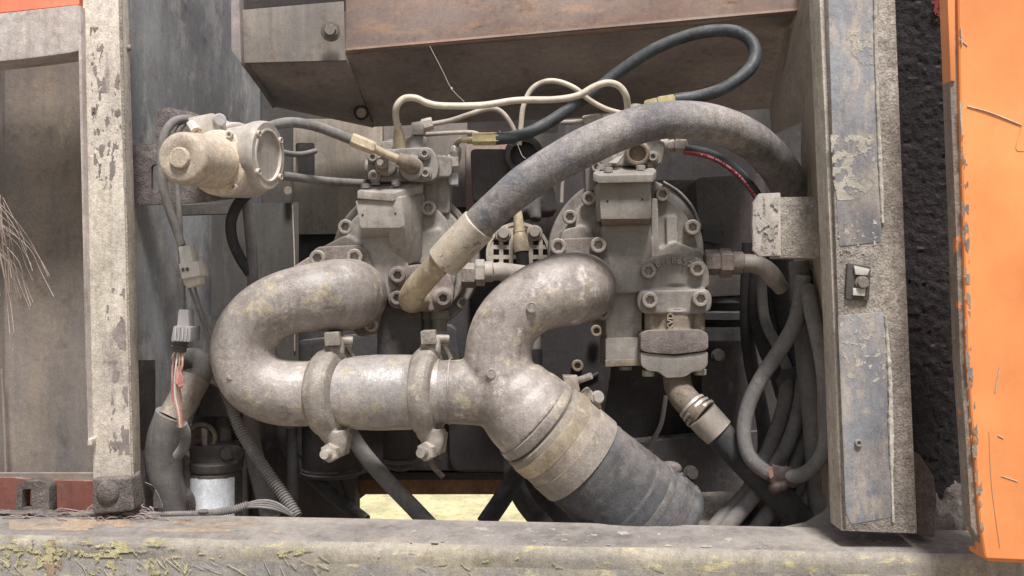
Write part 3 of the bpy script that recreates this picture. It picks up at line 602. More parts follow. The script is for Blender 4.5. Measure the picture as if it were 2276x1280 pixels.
add('neck', prism(rnd([(396,548),(421,545),(429,588),(402,592)], 3), -.11, -.085), 'white', t, bevel=2)
add('shell', prism(rnd([(397,586),(438,580),(445,612),(404,620)], 3), -.118, -.078), 'white', t, bevel=2)
add('collar', prism(rnd([(406,619),(440,613),(443,632),(418,640),(408,632)], 3), -.112, -.084), 'cream', t, bevel=2)
add('latch', prism(rnd([(403,596),(408,595),(409,603),(404,604)], 1), -.12, -.117), 'castdark', t)
add('latch', prism(rnd([(413,595),(418,594),(419,602),(414,603)], 1), -.12, -.117), 'castdark', t)
t = thing('wire_connector', 'lower grey wiring connector with red and pink wires below it', 'connector', 400, 780, -.1, 'wiring connectors')
add('neck', prism(rnd([(397,688),(418,688),(420,730),(393,730)], 3), -.10, -.075), 'greyplastic', t, bevel=2)
add('shell', prism(rnd([(386,724),(426,726),(424,760),(380,758)], 3), -.108, -.068), 'greyplastic', t, bevel=2)
for i in range(5): add('rib', prism([(390+i*8,728),(392+i*8,728),(390+i*8,756),(388+i*8,756)], -.111, -.107), 'greyplastic', t)
add('collar', lathe((400,758,-.088),(397,782,-.088),[(0,18),(.2,18),(.22,16),(.4,16),(.42,18),(.6,18),(.62,16),(.8,17),(1,15)],20), 'castdark', t)
t = thing('loom_wires', 'bundle of red and pinkish wires hanging from the lower connector into a ribbed sleeve', 'wires', 398, 940, -.09)
for i, (mm, r) in enumerate((('redwire',2.6),('white',2.2),('copperwire',2.2),('redwire',2.4))):
    add('wire', tube([(391+i*5,780,-.09),(384+i*7,815,-.09-.004*i),(383+i*5,850,-.092),(384+i*6,885,-.09),(394+i*3,915,-.088),(399+i*2,950,-.085)], r, 8), mm, t)
add('tape_scrap', [plate([(393,815,-.10),(403,812,-.097),(410,855,-.10),(398,860,-.104),(390,848,-.098)], .002), plate([(398,820,-.104),(409,838,-.101),(404,872,-.10),(395,850,-.102)], .002)], 'redwire', t)
add('ribbed_sleeve', tube([(404,942,-.07),(412,965,-.06),(410,990,-.05),(396,1012,-.04)], 11, 16, corr=5), 'greyrub', t)
o = tag(add('signal_wires', [tube([(420,638,-.09),(436,680,-.085),(456,735,-.075),(478,800,-.06),(492,840,-.05)], 3.4, 8), tube([(432,636,-.09),(444,675,-.085),(462,728,-.075),(482,790,-.06),(496,840,-.05)], 3.2, 8)], 'greyrub'), 'pair of thin grey wires running from the upper connector behind the curved pipe', 'wires')

# ------------------------------------------------------------------ lower left things
t = thing('coolant_hose', 'fat dusty grey hose with a tan sleeve curving down to the sill at lower left', 'hose', 400, 1140, 0)
add('rubber_hose', tube([(384,925,-.015),(368,975,-.01),(364,1030,.0),(374,1085,.01),(396,1150,.03)], [38,40,40,38,42], 28, wav=.04), 'greyrub', t)
add('metal_sleeve', tube([(433,842,.015),(410,885,.0),(384,930,-.012)], 34, 28), 'band', t)
add('upper_bend', tube([(400,800,.08),(436,796,.05),(452,812,.035),(446,838,.025),(430,862,.015)], 23, 22), 'greyrub', t)
add('end_bead', tube([(386,921,-.013),(382,932,-.012)], 40, 28), 'greyrub', t)
t = thing('fuel_filter', 'grey canister with a bright bare silver label at lower left', 'filter', 478, 1150, .08)
add('canister', lathe((480,1046,.05),(480,1160,.05),[(0,54),(.04,57),(.95,57),(1,50)],40), 'castdark', t)
V, F = [], []
for i in range(19):
    a = math.radians(-150+i*6.6)
    for j in range(2): p = W(480, 1054+j*90, .05); V.append(p+Vector((math.cos(a), math.sin(a), 0))*58.5*S(.05)+Vector((0,0,.003*noise.noise(Vector((i*.7,j*5,0))))))
F = [(2*i, 2*i+1, 2*i+3, 2*i+2) for i in range(18)]
add('bare_label', (V, F), 'silver', t)
add('filter_head', [prism(rnd([(420,992),(528,990),(532,1028),(420,1040)], 8), .04, .16), lathe((480,1024,.05),(480,1046,.05),[(0,60),(1,58)],36), cyl((500,1008,.08),(532,1008,.04),16)], 'castdark', t, vox=.0028, it=3)
add('bolt_face', cyl((505,1008,.05),(505,1008,.035),15), 'castdark', t)
t = thing('pump_bracket', 'grimy dark machinery bracket with a rusted round port above the silver filter', 'bracket', 470, 990, .12)
add('casting', [prism(rnd([(424,930),(500,800),(560,840),(562,990),(430,996)], 12), .10, .18), prism(rnd([(450,850),(540,870),(535,930),(440,925)], 12), .07, .14), cyl((495,930,.10),(500,990,.08),18)], 'castdark', t, vox=.003, it=3)
add('port_ring', lathe((448,975,.075),(446,975,.055),[(0,36),(.8,36),(1,32),(1,26),(.4,24),(.4,.5)],32), 'castwarm', t)
add('port_tab', prism(rnd([(446,950),(460,955),(458,1012),(428,1014),(450,1000)], 4), .045, .052), 'clampm', t, bevel=1.5)
o = tag(add('corrugated_conduit', tube([(474,790,.02),(492,850,.01),(512,900,.0),(536,960,-.01),(580,1030,-.02),(622,1090,-.03),(660,1148,-.045)], [10,10,11,12,13,13,13], 18, corr=6.5), 'greyrub'), 'ribbed grey conduit running diagonally down from the curved pipe to the sill', 'conduit')
o = tag(add('drain_hose', tube([(546,430,.05),(556,520,.07),(562,620,.08),(560,760,.09),(556,900,.08),(560,985,.06),(578,1060,.04),(602,1150,.02)], [11,12,12,14,17,20,21,21], 20), 'greyrub'), 'long grey hose dropping from the motor behind the curved pipe to the sill', 'hose')
o = tag(add('bent_strap_hose', tube([(552,430,.03),(530,452,.04),(514,490,.05),(516,530,.06),(532,570,.07),(556,608,.08)], 12, 16), 'darkrub'), 'short dark bent hose under the throttle motor', 'hose')
t = thing('wire_bundle', 'ribbed sleeve opening into four thin wires lying on the sill at lower left', 'wires', 560, 1140, -.07)
add('sleeve', tube([(330,1143,-.085),(400,1142,-.08),(470,1140,-.075),(520,1132,-.07),(552,1122,-.065)], [5,6,8,9,9], 12, corr=5), 'greyrub', t)
for i in range(4): add('wire', tube([(540,1122+i*2,-.065),(580,1112+i*5,-.07-.003*i),(616,1118+i*5,-.07),(650,1142+i*1.5,-.065)], 2.6, 8), 'greyrub', t)
o = tag(add('dirt_lump', [ball(412,1075,.03,30,.6,.6,2.2), ball(420,1120,.02,26,.9,.7,1.2)], 'dirt', None, vox=.003, it=3), 'caked dirt lump between the fat hose and the silver filter', 'dirt')
t = thing('leaf_scrap', 'torn curled grey leaf standing beside the foot of the left post', 'leaf', 352, 1128, -.08)
add('leaf_blade', [plate([(322,1072,-.08),(338,1079,-.085),(346,1086,-.08),(336,1090,-.075)], .001), plate([(345,1088,-.08),(352,1100,-.085),(362,1128,-.09),(342,1130,-.08),(340,1106,-.075)], .001)], 'bighose', t)
tw = []
for i in range(110):
    if i < 80: x, y = R.gauss(275, 50), R.uniform(1128, 1160)
    else: x, y = R.uniform(0, 210), R.uniform(1136, 1156)
    a = R.gauss(0, .5); l = R.uniform(14, 60); d0 = topy(x, max(y, 1142)); h = R.uniform(0, 10)
    tw.append(tube([(x-l/2*math.cos(a), y-l*.25*math.sin(a)-1, d0),(x, y-h, d0-.003),(x+l/2*math.cos(a), y+l*.25*math.sin(a)-1, d0)], R.uniform(.7,2.0), 5, step=.006))
o = kind(tag(add('twig_litter', tw, 'twig'), 'loose dry twigs and litter piled around the foot of the left post', 'litter'), 'stuff')
hp = []
for i in range(46): x = R.gauss(255, 60) if i % 3 else R.uniform(0, 200); hp.append(ball(x, R.uniform(1134,1148), topy(x,1146)+.004, R.uniform(8,17), 1.6, 1.3, .35, n=6))
o = kind(tag(add('dirt_litter', hp, 'dirt', None, vox=.0028, it=3), 'thin layer of caked dirt around the foot of the left post', 'dirt'), 'stuff')

# ------------------------------------------------------------------ hoses behind and below
for pts, r, mm, lb in (
  ([(615,880,.22),(628,960,.22),(655,1020,.22),(720,1085,.2),(812,1158,.16)], 15, 'darkrub', 'dark hose running diagonally behind the black filter canister'),
  ([(648,950,.18),(650,1030,.18),(650,1090,.18),(648,1170,.17)], 12, 'darkrub', 'dark vertical hose next to the ribbed conduit'),
  ([(770,950,.10),(810,1010,.08),(862,1070,.05),(915,1125,.02),(965,1178,-.01)], 18, 'greyrub', 'grey hose crossing the left part of the grass gap diagonally'),
  ([(1165,1000,.12),(1155,1040,.12),(1125,1095,.10),(1078,1165,.08)], 21, 'darkrub', 'black hose crossing the right part of the grass gap'),
  ([(1140,1010,.2),(1142,1060,.19),(1165,1115,.18),(1215,1175,.16)], 22, 'darkrub', 'black hose curving right behind the crossing black hose'),
  ([(1170,1010,.26),(1185,1070,.25),(1215,1110,.24),(1290,1180,.22)], 30, 'dark', 'fat black hose in the shadow under the big wrapped hose'),
  ([(1480,880,.30),(1470,940,.30),(1450,980,.30),(1430,1010,.30)], 5, 'greyrub', 'thin grey cable hanging under the right pump'),
  ([(955,1010,.3),(962,1035,.3),(985,1060,.3)], 6, 'castwarm', 'thin brown strap hanging under the right clamp'),
  ([(750,1055,.22),(768,1090,.2),(778,1165,.18)], 5, 'darkrub', 'thin black cable below the black filter canister')):
    tag(add('hose', tube(pts, r, 18), mm), lb, 'cable' if r < 8 else 'hose')

# ------------------------------------------------------------------ suction pipes
def stamp(x, y, d, r, parent, dr=(0,-1,0)):
    c = W(x,y,d); q = Vector(dr).normalized()*.004; a = c-q*.8; b = c+q*.35
    o = add('casting_mark', lathe((x,y,d+.004),(x+dr[0]*3,y-dr[2]*3,d+.0012),[(0,r),(.9,r),(1,r-1),(1,r-2.6),(.8,r-3),(.8,.5)],28), 'pipe', parent); return o
t = thing('curved_suction_pipe', 'dusty cast U-shaped suction pipe with bolted flange on the left pump', 'pipe', 600, 945, -.05)
fl = prism(rnd([(688,566),(704,548),(800,544),(820,560),(838,640),(846,700),(838,742),(796,750),(760,700),(700,620)], 12), .03, .085)
ul = tube([(792,655,.09),(782,655,.02),(752,656,-.035),(700,661,-.055),(640,672,-.06),(585,700,-.06),(548,745,-.06),(542,795,-.06),(570,848,-.06),(628,872,-.06),(725,874,-.06)], [76,81,81,76,71,70,70,71,72,72,71], 32, step=.008)
web = prism(rnd([(590,640),(640,600),(692,566),(806,560),(826,620),(790,670),(660,690)], 16), .040, .085)
add('flange', fl, 'pinkcast', t, bevel=5, seg=3)
add('pipe_casting', [ul, web, ball(778,650,.0,74,1,.9,1.02)], 'pipe', t, vox=.0024, it=5)
bolt(708,574,.03,18,t); bolt(790,571,.03,18,t); bolt(826,722,.03,16,t)
stamp(515,833,-.108,11,t,(-.3,-1,0))
add('weld_bead', [lathe((686,873.5,-.06),(694,873.5,-.06),[(0,70),(.3,73),(.7,73),(1,70)],56)], 'clampm', t)
t = thing('middle_pipe_sleeve', 'straight worn steel sleeve between the two pipe clamps', 'pipe', 850, 955, -.06)
add('sleeve_body', lathe((720,874,-.055),(980,870,-.065),[(0,72),(.12,74),(.3,82),(.45,84),(.7,83),(.76,82),(.78,85),(.81,85),(.83,79),(.9,74),(1,72)],56), 'sleeve', t)
def clamp(x, y, label, xb, tilt):
    t = thing('pipe_clamp', label, 'clamp', x, y+140, -.06, 'clamps on the horizontal suction pipe')
    A = (x-27, y, -.058+tilt); B = (x+27, y, -.058-tilt)
    add('clamp_ring', [lathe(A, B, [(0,76),(.06,90),(.14,93),(.2,97),(.5,100),(.8,97),(.86,93),(.94,90),(1,76)],56),
        tube([(x+4,y-92,-.065),(x+12,y-110,-.062),(x+14,y-122,-.06)], [26,17,14], 16), tube([(x+6,y+90,-.075),(x+10,y+112,-.078),(x+4,y+136,-.08)], [34,26,22], 18)], 'clampm', t, vox=.002, it=2)
    add('hinge_block', prism(rnd([(x-18,y-134),(x+14,y-136),(x+18,y-106),(x-16,y-104)], 4), -.085, -.045), 'clampm', t, bevel=3)
    add('hinge_pin', cyl((x+10,y-118,-.062),(x+46,y-117,-.058),9,16), 'clampm', t)
    add('hinge_pin', cyl((x+14,y-108,-.052),(x+44,y-107,-.048),7,16), 'clampm', t)
    add('rear_strap', tube([(x+30,y-106,-.03),(x+40,y-92,-.03),(x+50,y-72,-.03)], 6, 10), 'clampm', t)
    add('clamp_bolt', tube([(x+6,y+130,-.08),(x-18,y+137,-.115)], 10.5, 16), 'zinc', t)
    add('clamp_nut', hexa((x+2,y+131,-.085),(x-8,y+134,-.102),22), 'clampm', t)
    add('side_tab', plate([(x+30,y+80,-.05),(x+44,y+92,-.05),(x+38,y+134,-.06),(x+22,y+142,-.07)], .006), 'clampm', t)
clamp(738, 873, 'left cast clamp joining the curved pipe to the straight sleeve', 0, .006)
clamp(952, 870, 'right cast clamp joining the straight sleeve to the forked pipe', 0, .004)

t = thing('forked_suction_pipe', 'dusty cast Y-shaped suction pipe with bolted flange on the right pump', 'pipe', 1130, 1000, -.06)
fl = prism(rnd([(1222,560),(1232,531),(1340,526),(1356,545),(1366,640),(1364,690),(1348,714),(1300,706),(1240,640)], 12), .03, .085)
up = tube([(1300,640,.09),(1290,640,.02),(1262,643,-.035),(1215,654,-.06),(1165,680,-.068),(1124,725,-.07),(1108,780,-.07),(1112,838,-.07),(1140,880,-.07),(1166,908,-.07),(1192,932,-.07)], [76,82,82,77,72,72,73,80,92,100,103], 36, step=.008)
br = tube([(955,870,-.065),(1010,871,-.067),(1100,868,-.07)], [70,71,78], 30)
add('weld_bead', lathe((996,870.5,-.066),(1003,870.5,-.066),[(0,69),(.3,72.6),(.7,72.6),(1,69)],56), 'clampm', t)
lipd = (.755, .656)
def along(s, off=0): return (1182+lipd[0]*s-lipd[1]*off, 926+lipd[1]*s+lipd[0]*off, -.07+s*.0001)
add('flange', fl, 'pinkcast', t, bevel=5, seg=3)
add('pipe_casting', [up, br, prism(rnd([(1110,650),(1170,598),(1226,566),(1346,560),(1358,620),(1320,670),(1180,690)], 16), .040, .085), ball(1284,636,.0,76,1,.9,1.02), ball(1112,872,-.065,86)], 'pipe', t, vox=.0024, it=5)
add('end_lip', lathe(along(-4), along(26), [(0,98),(.15,106),(.6,108),(.8,107),(1,100)],56), 'pipe', t)
bolt(1240,548,.03,18,t); bolt(1329,545,.03,18,t); bolt(1338,694,.035,16,t,'castwarm')
stamp(1182,683,-.123,12,t); stamp(1092,830,-.126,11,t)

t = thing('big_wrapped_hose', 'fat blue-grey wrapped hose slanting from the forked pipe down to the sill', 'hose', 1400, 1170, -.05)
V, F = lathe(along(24), along(398), [(0,101)]+[(.02+i*.0192, 102+i*.42+(1.4 if i % 6 == 0 else 0)+(3 if i > 40 else 0)) for i in range(49)]+[(.965,124),(.985,120),(1,106)], 72)
add('hose_wall', (V, F), 'bighose', t)
add('hose_wrap', [lathe(along(s), along(s+16), [(0,r-1),(.2,r+.9),(.9,r+.5),(1,r-1)],72) for s, r in ((218,112),(262,115),(300,118))], 'bighose', t)
t = thing('hose_clamp', 'upper pair of yellow-zinc band clamps on the fat wrapped hose', 'clamp', 1235, 950, -.07)
add('band', lathe(along(42), along(76), [(0,102),(.04,112),(.3,113),(.7,113),(.96,112),(1,102)],64), 'bandgold', t)
add('inner_band', lathe(along(26), along(118), [(0,100),(.04,110),(.96,111.5),(1,101)],64), 'band', t)
add('outer_band', lathe(along(100), along(148), [(0,104),(.04,113),(.96,114),(1,104)],64), 'clampm', t)
add('stud', tube([(1262,850,-.05),(1285,845,-.06),(1314,835,-.07)], 7.5, 14), 'zinc', t)
add('stud_nut', hexa((1264,849,-.05),(1284,845,-.058),13), 'clampm', t)
add('band_lug', prism(rnd([(1250,836),(1282,838),(1290,870),(1262,868)], 6), -.07, -.03), 'band', t, bevel=2)
add('band_lug', prism(rnd([(1292,876),(1308,862),(1330,884),(1338,910),(1312,900)], 6), -.06, -.03), 'band', t, bevel=2)
bolt(1328,883,-.062,13,t,'zinc',dr=(.3,-1,.1),hexh=True)
t = thing('hose_clamp', 'lower dirt-covered band clamp screw on the fat wrapped hose', 'clamp', 1500, 1060, -.04)
add('band', lathe(along(336), along(362), [(0,118),(.1,126),(.9,126),(1,118)],64), 'bighose', t)
add('band_lug', [ball(1488,1042,-.03,22,1.3,1,.8)], 'dirt', t, vox=.003, it=2)
bolt(1535,1052,-.04,15,t,'dirt',dr=(.3,-1,.2),hexh=True)

# ------------------------------------------------------------------ left pump
t = thing('hydraulic_pump', 'left dusty cast hydraulic pump behind the arched hose', 'pump', 890, 790, .1, 'twin hydraulic pumps')
core = [prism(disc(900,580,165,60), .105, .17), prism(disc(905,575,140,60), .088, .12),
  prism(rnd([(772,500),(800,470),(940,440),(990,480),(1018,560),(1010,640),(940,668),(836,668),(800,610),(770,560)], 20), .075, .15),
  prism(rnd([(802,505),(898,500),(908,600),(930,604),(932,664),(838,664),(826,590),(806,560)], 8), .035, .12),
  prism(rnd([(894,424),(934,414),(944,440),(930,585),(902,590)], 6), .065, .13),
  prism(rnd([(925,520),(980,505),(1000,560),(985,600),(930,590)], 14), .07, .12),
  prism(rnd([(690,562),(770,520),(830,560),(820,620),(700,600)], 14), .07, .13)]
add('pump_casting', core, 'cast', t, vox=.0022, it=2)
add('head_block', prism(rnd([(790,446),(892,438),(900,500),(890,506),(802,507)], 4), .0, .10), 'cast', t, bevel=3)
add('head_side', plate([(892,438,.0),(938,424,.06),(943,575,.078),(906,588,.038),(900,505,.0)], .03), 'cast', t, bevel=2)
add('head_chamfer', plate([(802,506,.002),(896,503,.002),(898,524,.032),(806,528,.032)], .05), 'cast', t, bevel=1)
top = [(794,424,-.005),(824,409,.045),(934,400,.05),(942,410,.045),(874,430,-.005)]
V = [W(*p) for p in top]; dn = Vector((0,0,-17*K)); add('cover_plate', (V+[v+dn for v in V], [(0,1,2,3,4),(9,8,7,6,5)]+[(i,(i+1)%5,5+(i+1)%5,5+i) for i in range(5)]), 'cast', t, bevel=2)
for x, y, d in ((812,417,.012),(835,410,.035),(880,409,.018),(928,403,.04)): bolt(x,y,d,10,t,'cast',dr=(0,-.05,1))
add('lower_housing', prism(rnd([(838,662),(928,662),(936,700),(936,792),(838,792)], 7), .055, .14), 'castdark', t, bevel=4)
for p in ((953,463,.073,17),(770,505,.086,17),(1028,673,.105,13)): bolt(*p, t)
add('rivet_hole', cyl((806,477,.0),(806,477,-.0012),2.2,10), 'dark', t); add('rivet_hole', cyl((879,474,.0),(879,474,-.0012),2.2,10), 'dark', t)
add('drain_boss', [lathe((976,690,.09),(976,736,.09),[(0,22),(.4,22),(.45,18),(1,17)],20)], 'cast', t)
add('disc_rib', tube([(952,432,.103),(985,448,.103),(1015,478,.103),(1034,510,.103)], 3, 8), 'cast', t)

# elbow flange + arched hose
t = thing('arched_hose', 'long thick dust-crusted hose arching over the right pump with a peeling crimp sleeve', 'hose', 920, 680, .0)
add('elbow_tube', tube([(938,664,.05),(922,668,.02),(914,664,-.01),(926,640,-.035),(958,604,-.06),(1000,562,-.085)], [26,28,29,28,27,27], 24), 'tan', t)
add('flange', [prism(rnd([(868,606),(888,592),(935,586),(1000,606),(1010,650),(1002,680),(975,694),(900,690),(872,682),(880,640)], 12), .035, .07)]+[cyl((x,y,.07),(x,y,.028),22) for x,y in ((885,612),(884,664),(985,664))], 'pinkcast', t, vox=.0024, it=3)
bolt(885,612,.028,17,t,'pinkcast'); bolt(884,662,.028,16,t,'pinkcast'); bolt(986,663,.028,17,t,'pinkcast')
add('crimp_sleeve', lathe((982,585,-.077),(1066,498,-.101),[(0,30),(.01,37),(.04,40.5),(.1,41),(.93,42),(.98,41.5),(1,39),(1,30)],44), 'ptsleeve', t)
hp_ = [(1040,524,-.095),(1100,465,-.11),(1180,398,-.12),(1290,332,-.12),(1400,284,-.11),(1490,266,-.095),(1590,276,-.06),(1670,312,-.01),(1730,372,.05),(1765,440,.10),(1775,500,.14)]
add('hose_wall', tube(hp_, [36,37,40,41,40,40,42,43,45,46,46], 40, step=.005, wav=.035), 'arch', t)
def ringon(pts, rs, u0, du, grow):
    P = [W(*p) for p in pts]; i = int(u0); f = u0-i; C = crom(P, .002); c = min(C, key=lambda q: abs(q[1]-u0)); e = min(C, key=lambda q: abs(q[1]-u0-.02))
    T = (e[0]-c[0]).normalized(); r = (rs[i]*(1-f)+rs[i+1]*f)*K*.93+grow
    u = T.cross(Vector((0,0,1))).normalized(); v = T.cross(u); V, F = [], []
    pr = [(-du,-.001),(-du*.5,0),(du*.5,0),(du,-.001)]
    for s, g_ in pr:
        for j in range(40): a = 2*math.pi*j/40; V.append(c[0]+T*s+(u*math.cos(a)+v*math.sin(a))*(r+g_))
    for k in range(3): F += [(k*40+j, k*40+(j+1)%40, k*40+40+(j+1)%40, k*40+40+j) for j in range(40)]
    return V, F
rs_ = [36,37,40,41,40,40,42,43,45,46,46]
for u0 in (.9,1.75,2.35,3.1,3.9,4.6,5.25,6.4): add('wrap_seam', ringon(hp_, rs_, u0, .0032, .0008), 'arch', t)

# ------------------------------------------------------------------ right pump
t = thing('hydraulic_pump', 'right dusty cast hydraulic pump with square head block', 'pump', 1400, 810, .1, 'twin hydraulic pumps')
core = [prism(disc(1392,562,173,64), .105, .17), prism(disc(1392,565,146,60), .09, .12),
  prism(rnd([(1240,540),(1290,480),(1335,440),(1460,425),(1530,480),(1556,560),(1550,640),(1420,700),(1350,700),(1300,620),(1240,600)], 20), .088, .15),
  prism(rnd([(1338,500),(1447,497),(1450,572),(1428,590),(1428,650),(1350,655),(1352,600),(1336,570)], 7), .03, .13),
  prism(rnd([(1448,440),(1462,440),(1466,560),(1448,575)], 5), .06, .13),
  prism(rnd([(1340,650),(1428,646),(1428,755),(1348,757)], 6), .045, .13),
  prism(rnd([(1250,510),(1300,500),(1340,545),(1300,570),(1240,560)], 12), .075, .13),
  prism(rnd([(1465,555),(1500,535),(1562,560),(1570,620),(1440,620),(1450,580)], 14), .06, .13),
  prism(rnd([(1480,480),(1505,478),(1508,540),(1482,545)], 8), .078, .12)]
add('pump_casting', core, 'cast', t, vox=.0022, it=2)
add('head_block', prism(rnd([(1330,404),(1447,401),(1448,482),(1446,486),(1336,487)], 3), .0, .10), 'cast', t, bevel=3)
add('head_chamfer', plate([(1336,486,.002),(1446,485,.002),(1446,500,.03),(1338,502,.03)], .05), 'castwarm', t, bevel=1)
V = [W(*p) for p in ((1318,384,-.012),(1334,371,.045),(1446,368,.045),(1459,378,-.002),(1452,387,-.016),(1332,390,-.016))]; dn = Vector((0,0,-17*K))
add('cover_plate', (V+[v+dn for v in V], [tuple(range(6)), tuple(range(11,5,-1))]+[(i,(i+1)%6,6+(i+1)%6,6+i) for i in range(6)]), 'cast', t, bevel=2)
for x, y, d in ((1334,376,.02),(1352,382,.0),(1424,377,.008),(1443,369,.03)): bolt(x,y,d,10.5,t,'cast',dr=(0,-.05,1))
add('lower_housing', prism(rnd([(1346,752),(1426,750),(1426,800),(1424,806),(1352,808),(1346,800)], 5), .03, .13), 'cast', t, bevel=3)
add('base_gasket', prism(rnd([(1345,800),(1427,798),(1427,812),(1346,815)], 2), .029, .13), 'castwarm', t, bevel=1)
add('drain_plug', cyl((1390,814,.07),(1390,822,.07),14), 'bolt', t)
for p in ((1308,442,.084,16),(1266,483,.086,16),(1471,433,.084,16),(1537,506,.084,17.5)): bolt(*p, t)
add('rivet_hole', cyl((1350,447,.0),(1350,447,-.0012),2.4,10), 'dark', t); add('rivet_hole', cyl((1428,443,.0),(1428,443,-.0012),2.4,10), 'dark', t)
add('disc_rib', tube([(1474,404,.103),(1510,427,.103),(1540,462,.103),(1556,502,.103)], 3, 8), 'cast', t)

t = thing('delivery_valve', 'two-tier cast delivery block with raised number and four big bolts on the right pump', 'valve block', 1500, 840, .02)
up_ = [prism(rnd([(1420,590),(1440,572),(1500,562),(1556,570),(1576,596),(1578,640),(1420,650)], 14), .03, .10),
  prism(rnd([(1424,646),(1574,642),(1584,662),(1580,690),(1562,698),(1432,698),(1418,684),(1416,664)], 14), .012, .10),
  lathe((1496,632,.06),(1496,600,.06),[(0,48),(.6,44),(1,26)],32),
  lathe((1498,690,.045),(1498,745,.045),[(0,52),(.2,46),(.8,46),(1,54)],36)]
add('upper_casting', up_, 'cast', t, vox=.0022, it=3)
add('neck_casting', [lathe((1498,684,.045),(1498,742,.045),[(0,50),(.15,47),(.75,47),(1,56)],36), cyl((1446,692,.035),(1446,738,.035),14), cyl((1553,690,.035),(1553,738,.035),14)], 'castwarm', t, vox=.0022, it=2)
add('upper_flange', prism(rnd([(1424,742),(1440,734),(1558,732),(1575,742),(1575,776),(1560,781),(1500,788),(1440,784),(1423,778)], 8), .0, .09), 'pinkcast', t, bevel=4)
add('lower_flange', prism(rnd([(1424,783),(1500,791),(1574,781),(1573,812),(1560,824),(1540,826),(1522,838),(1480,840),(1464,826),(1440,824),(1425,812)], 6), .004, .085), 'cast', t, bevel=4)
for x, y, r in ((1440,602,17),(1548,598,17)): bolt(x,y,.028,r,t)
for x, y, r in ((1443,667,18),(1555,664,18)): bolt(x,y,.008,r,t)
add('flange_screw', cyl((1441,822,.03),(1441,836,.03),14), 'bolt', t); add('flange_screw', cyl((1556,820,.03),(1556,833,.03),14), 'bolt', t)
add('bolt_slot', cyl((1444,733,.0),(1444,732,-.004),0.1,8), 'dark', t)
for i, ch in enumerate('8-88652'):
    a = math.radians(-25+i*8.4); x = 1497+math.sin(a)*84; y = 660-math.cos(a)*84+3
    text(ch, x, y, .0245, 19, a, 'cast', 'raised_numeral', t, depth=.0028)
text('KVDI', 1490, 712, .0105, 19, -math.pi/2, 'castwarm', 'raised_lettering', t, depth=.0032)
t = thing('delivery_hose', 'black hose leaving below the delivery block through a ringed steel ferrule', 'hose', 1620, 960, 0)
add('bent_tube', tube([(1503,832,.04),(1507,858,.035),(1520,884,.025),(1545,910,.015),(1560,922,.01)], 31, 26), 'castwarm', t)
for i in range(3): add('ferrule_ring', cyl((1536+i*9,900+i*8,.02),(1541+i*9,905+i*8,.018),35+i*2.5), 'zinc', t)
add('ferrule', tube([(1560,922,.01),(1578,942,.008),(1598,962,.005)], [38,38,36], 28), 'greypipe', t)
add('hose_wall', tube([(1590,955,.008),(1650,1020,.0),(1720,1090,-.01),(1780,1160,-.01)], 33, 24), 'darkrub', t)
t = thing('outlet_fitting', 'hexagon union with short bent grey tube on the right side of the right pump', 'fitting', 1640, 600, .05)
add('hexagon', hexa((1566,583,.06),(1598,583,.06),29), 'pinkcast', t); add('union_nut', hexa((1598,584,.06),(1626,584,.06),33), 'pinkcast', t)
add('collar', cyl((1625,584,.06),(1650,585,.06),26), 'pinkcast', t)
add('bent_tube', tube([(1640,585,.06),(1672,586,.06),(1698,596,.06),(1718,616,.06),(1738,642,.07)], [21,21,21,22,17], 22, wav=.05), 'greypipe', t)
t = thing('outlet_fitting', 'hexagon union between the arched hose and the forked pipe', 'fitting', 1060, 630, .05)
add('hexagon', hexa((1026,612,.06),(1056,612,.06),28), 'pinkcast', t); add('union_nut', hexa((1056,606,.06),(1078,606,.06),30), 'zinc', t)
add('collar', cyl((1077,604,.06),(1096,604,.06),23), 'greypipe', t); add('tube', tube([(1090,604,.06),(1120,604,.07),(1170,610,.09)], 20, 20), 'greypipe', t)

# ------------------------------------------------------------------ regulators
t = thing('pump_regulator', 'knobbly valve body with four socket screws on top of the left pump', 'regulator', 900, 400, .03)
rb = [prism(rnd([(818,336),(842,332),(955,326),(968,340),(976,370),(970,398),(940,404),(830,404),(816,392)], 10), .03, .12),
  prism(rnd([(960,342),(1004,348),(1004,392),(960,396)], 8), .05, .12), lathe((926,334,.07),(926,305,.07),[(0,30),(.5,28),(1,25)],28), lathe((880,334,.08),(880,312,.08),[(0,26),(1,24)],24),
  cyl((858,368,.05),(858,368,.015),24), cyl((915,375,.05),(915,375,.012),27), cyl((812,374,.08),(824,374,.08),22), prism(rnd([(940,396),(1000,396),(1000,475),(944,475)],8), .08, .14),
  prism(rnd([(846,314),(868,312),(872,335),(848,338)],5), .06, .1)]
add('valve_body', rb, 'cast', t, vox=.002, it=3)
for x, y in ((829,350),(832,391),(944,342),(946,385)):
    add('screw_pad', cyl((x,y,.05),(x,y,.022),14,20), 'cast', t); bolt(x,y,.022,10,t,'cast',name='screw')
add('lock_nut', hexa((852,363,.02),(848,362,-.002),15), 'bolt', t); add('adjuster_screw', cyl((848,362,.0),(844,361,-.014),7,14), 'bolt', t)
add('lower_screw', cyl((980,408,.09),(980,450,.09),16), 'cast', t)
add('green_plug', prism(rnd([(996,384),(1018,384),(1018,410),(998,410)], 3), .07, .10), 'greyplastic', t, bevel=2)
t = thing('elbow_fitting', 'square elbow fitting with a hexagon nut standing on the left regulator', 'fitting', 926, 305, .06)
add('elbow_body', prism(rnd([(914,272),(936,269),(942,276),(940,298),(916,298)], 3), .045, .09), 'cast', t, bevel=3)
add('stem', cyl((928,312,.07),(928,294,.07),14,20), 'bolt', t); add('hex_nut', hexa((938,280,.065),(962,274,.065),15), 'cast', t)
t = thing('elbow_fitting', 'hexagon elbow fitting on the right end of the left regulator', 'fitting', 1010, 360, .06)
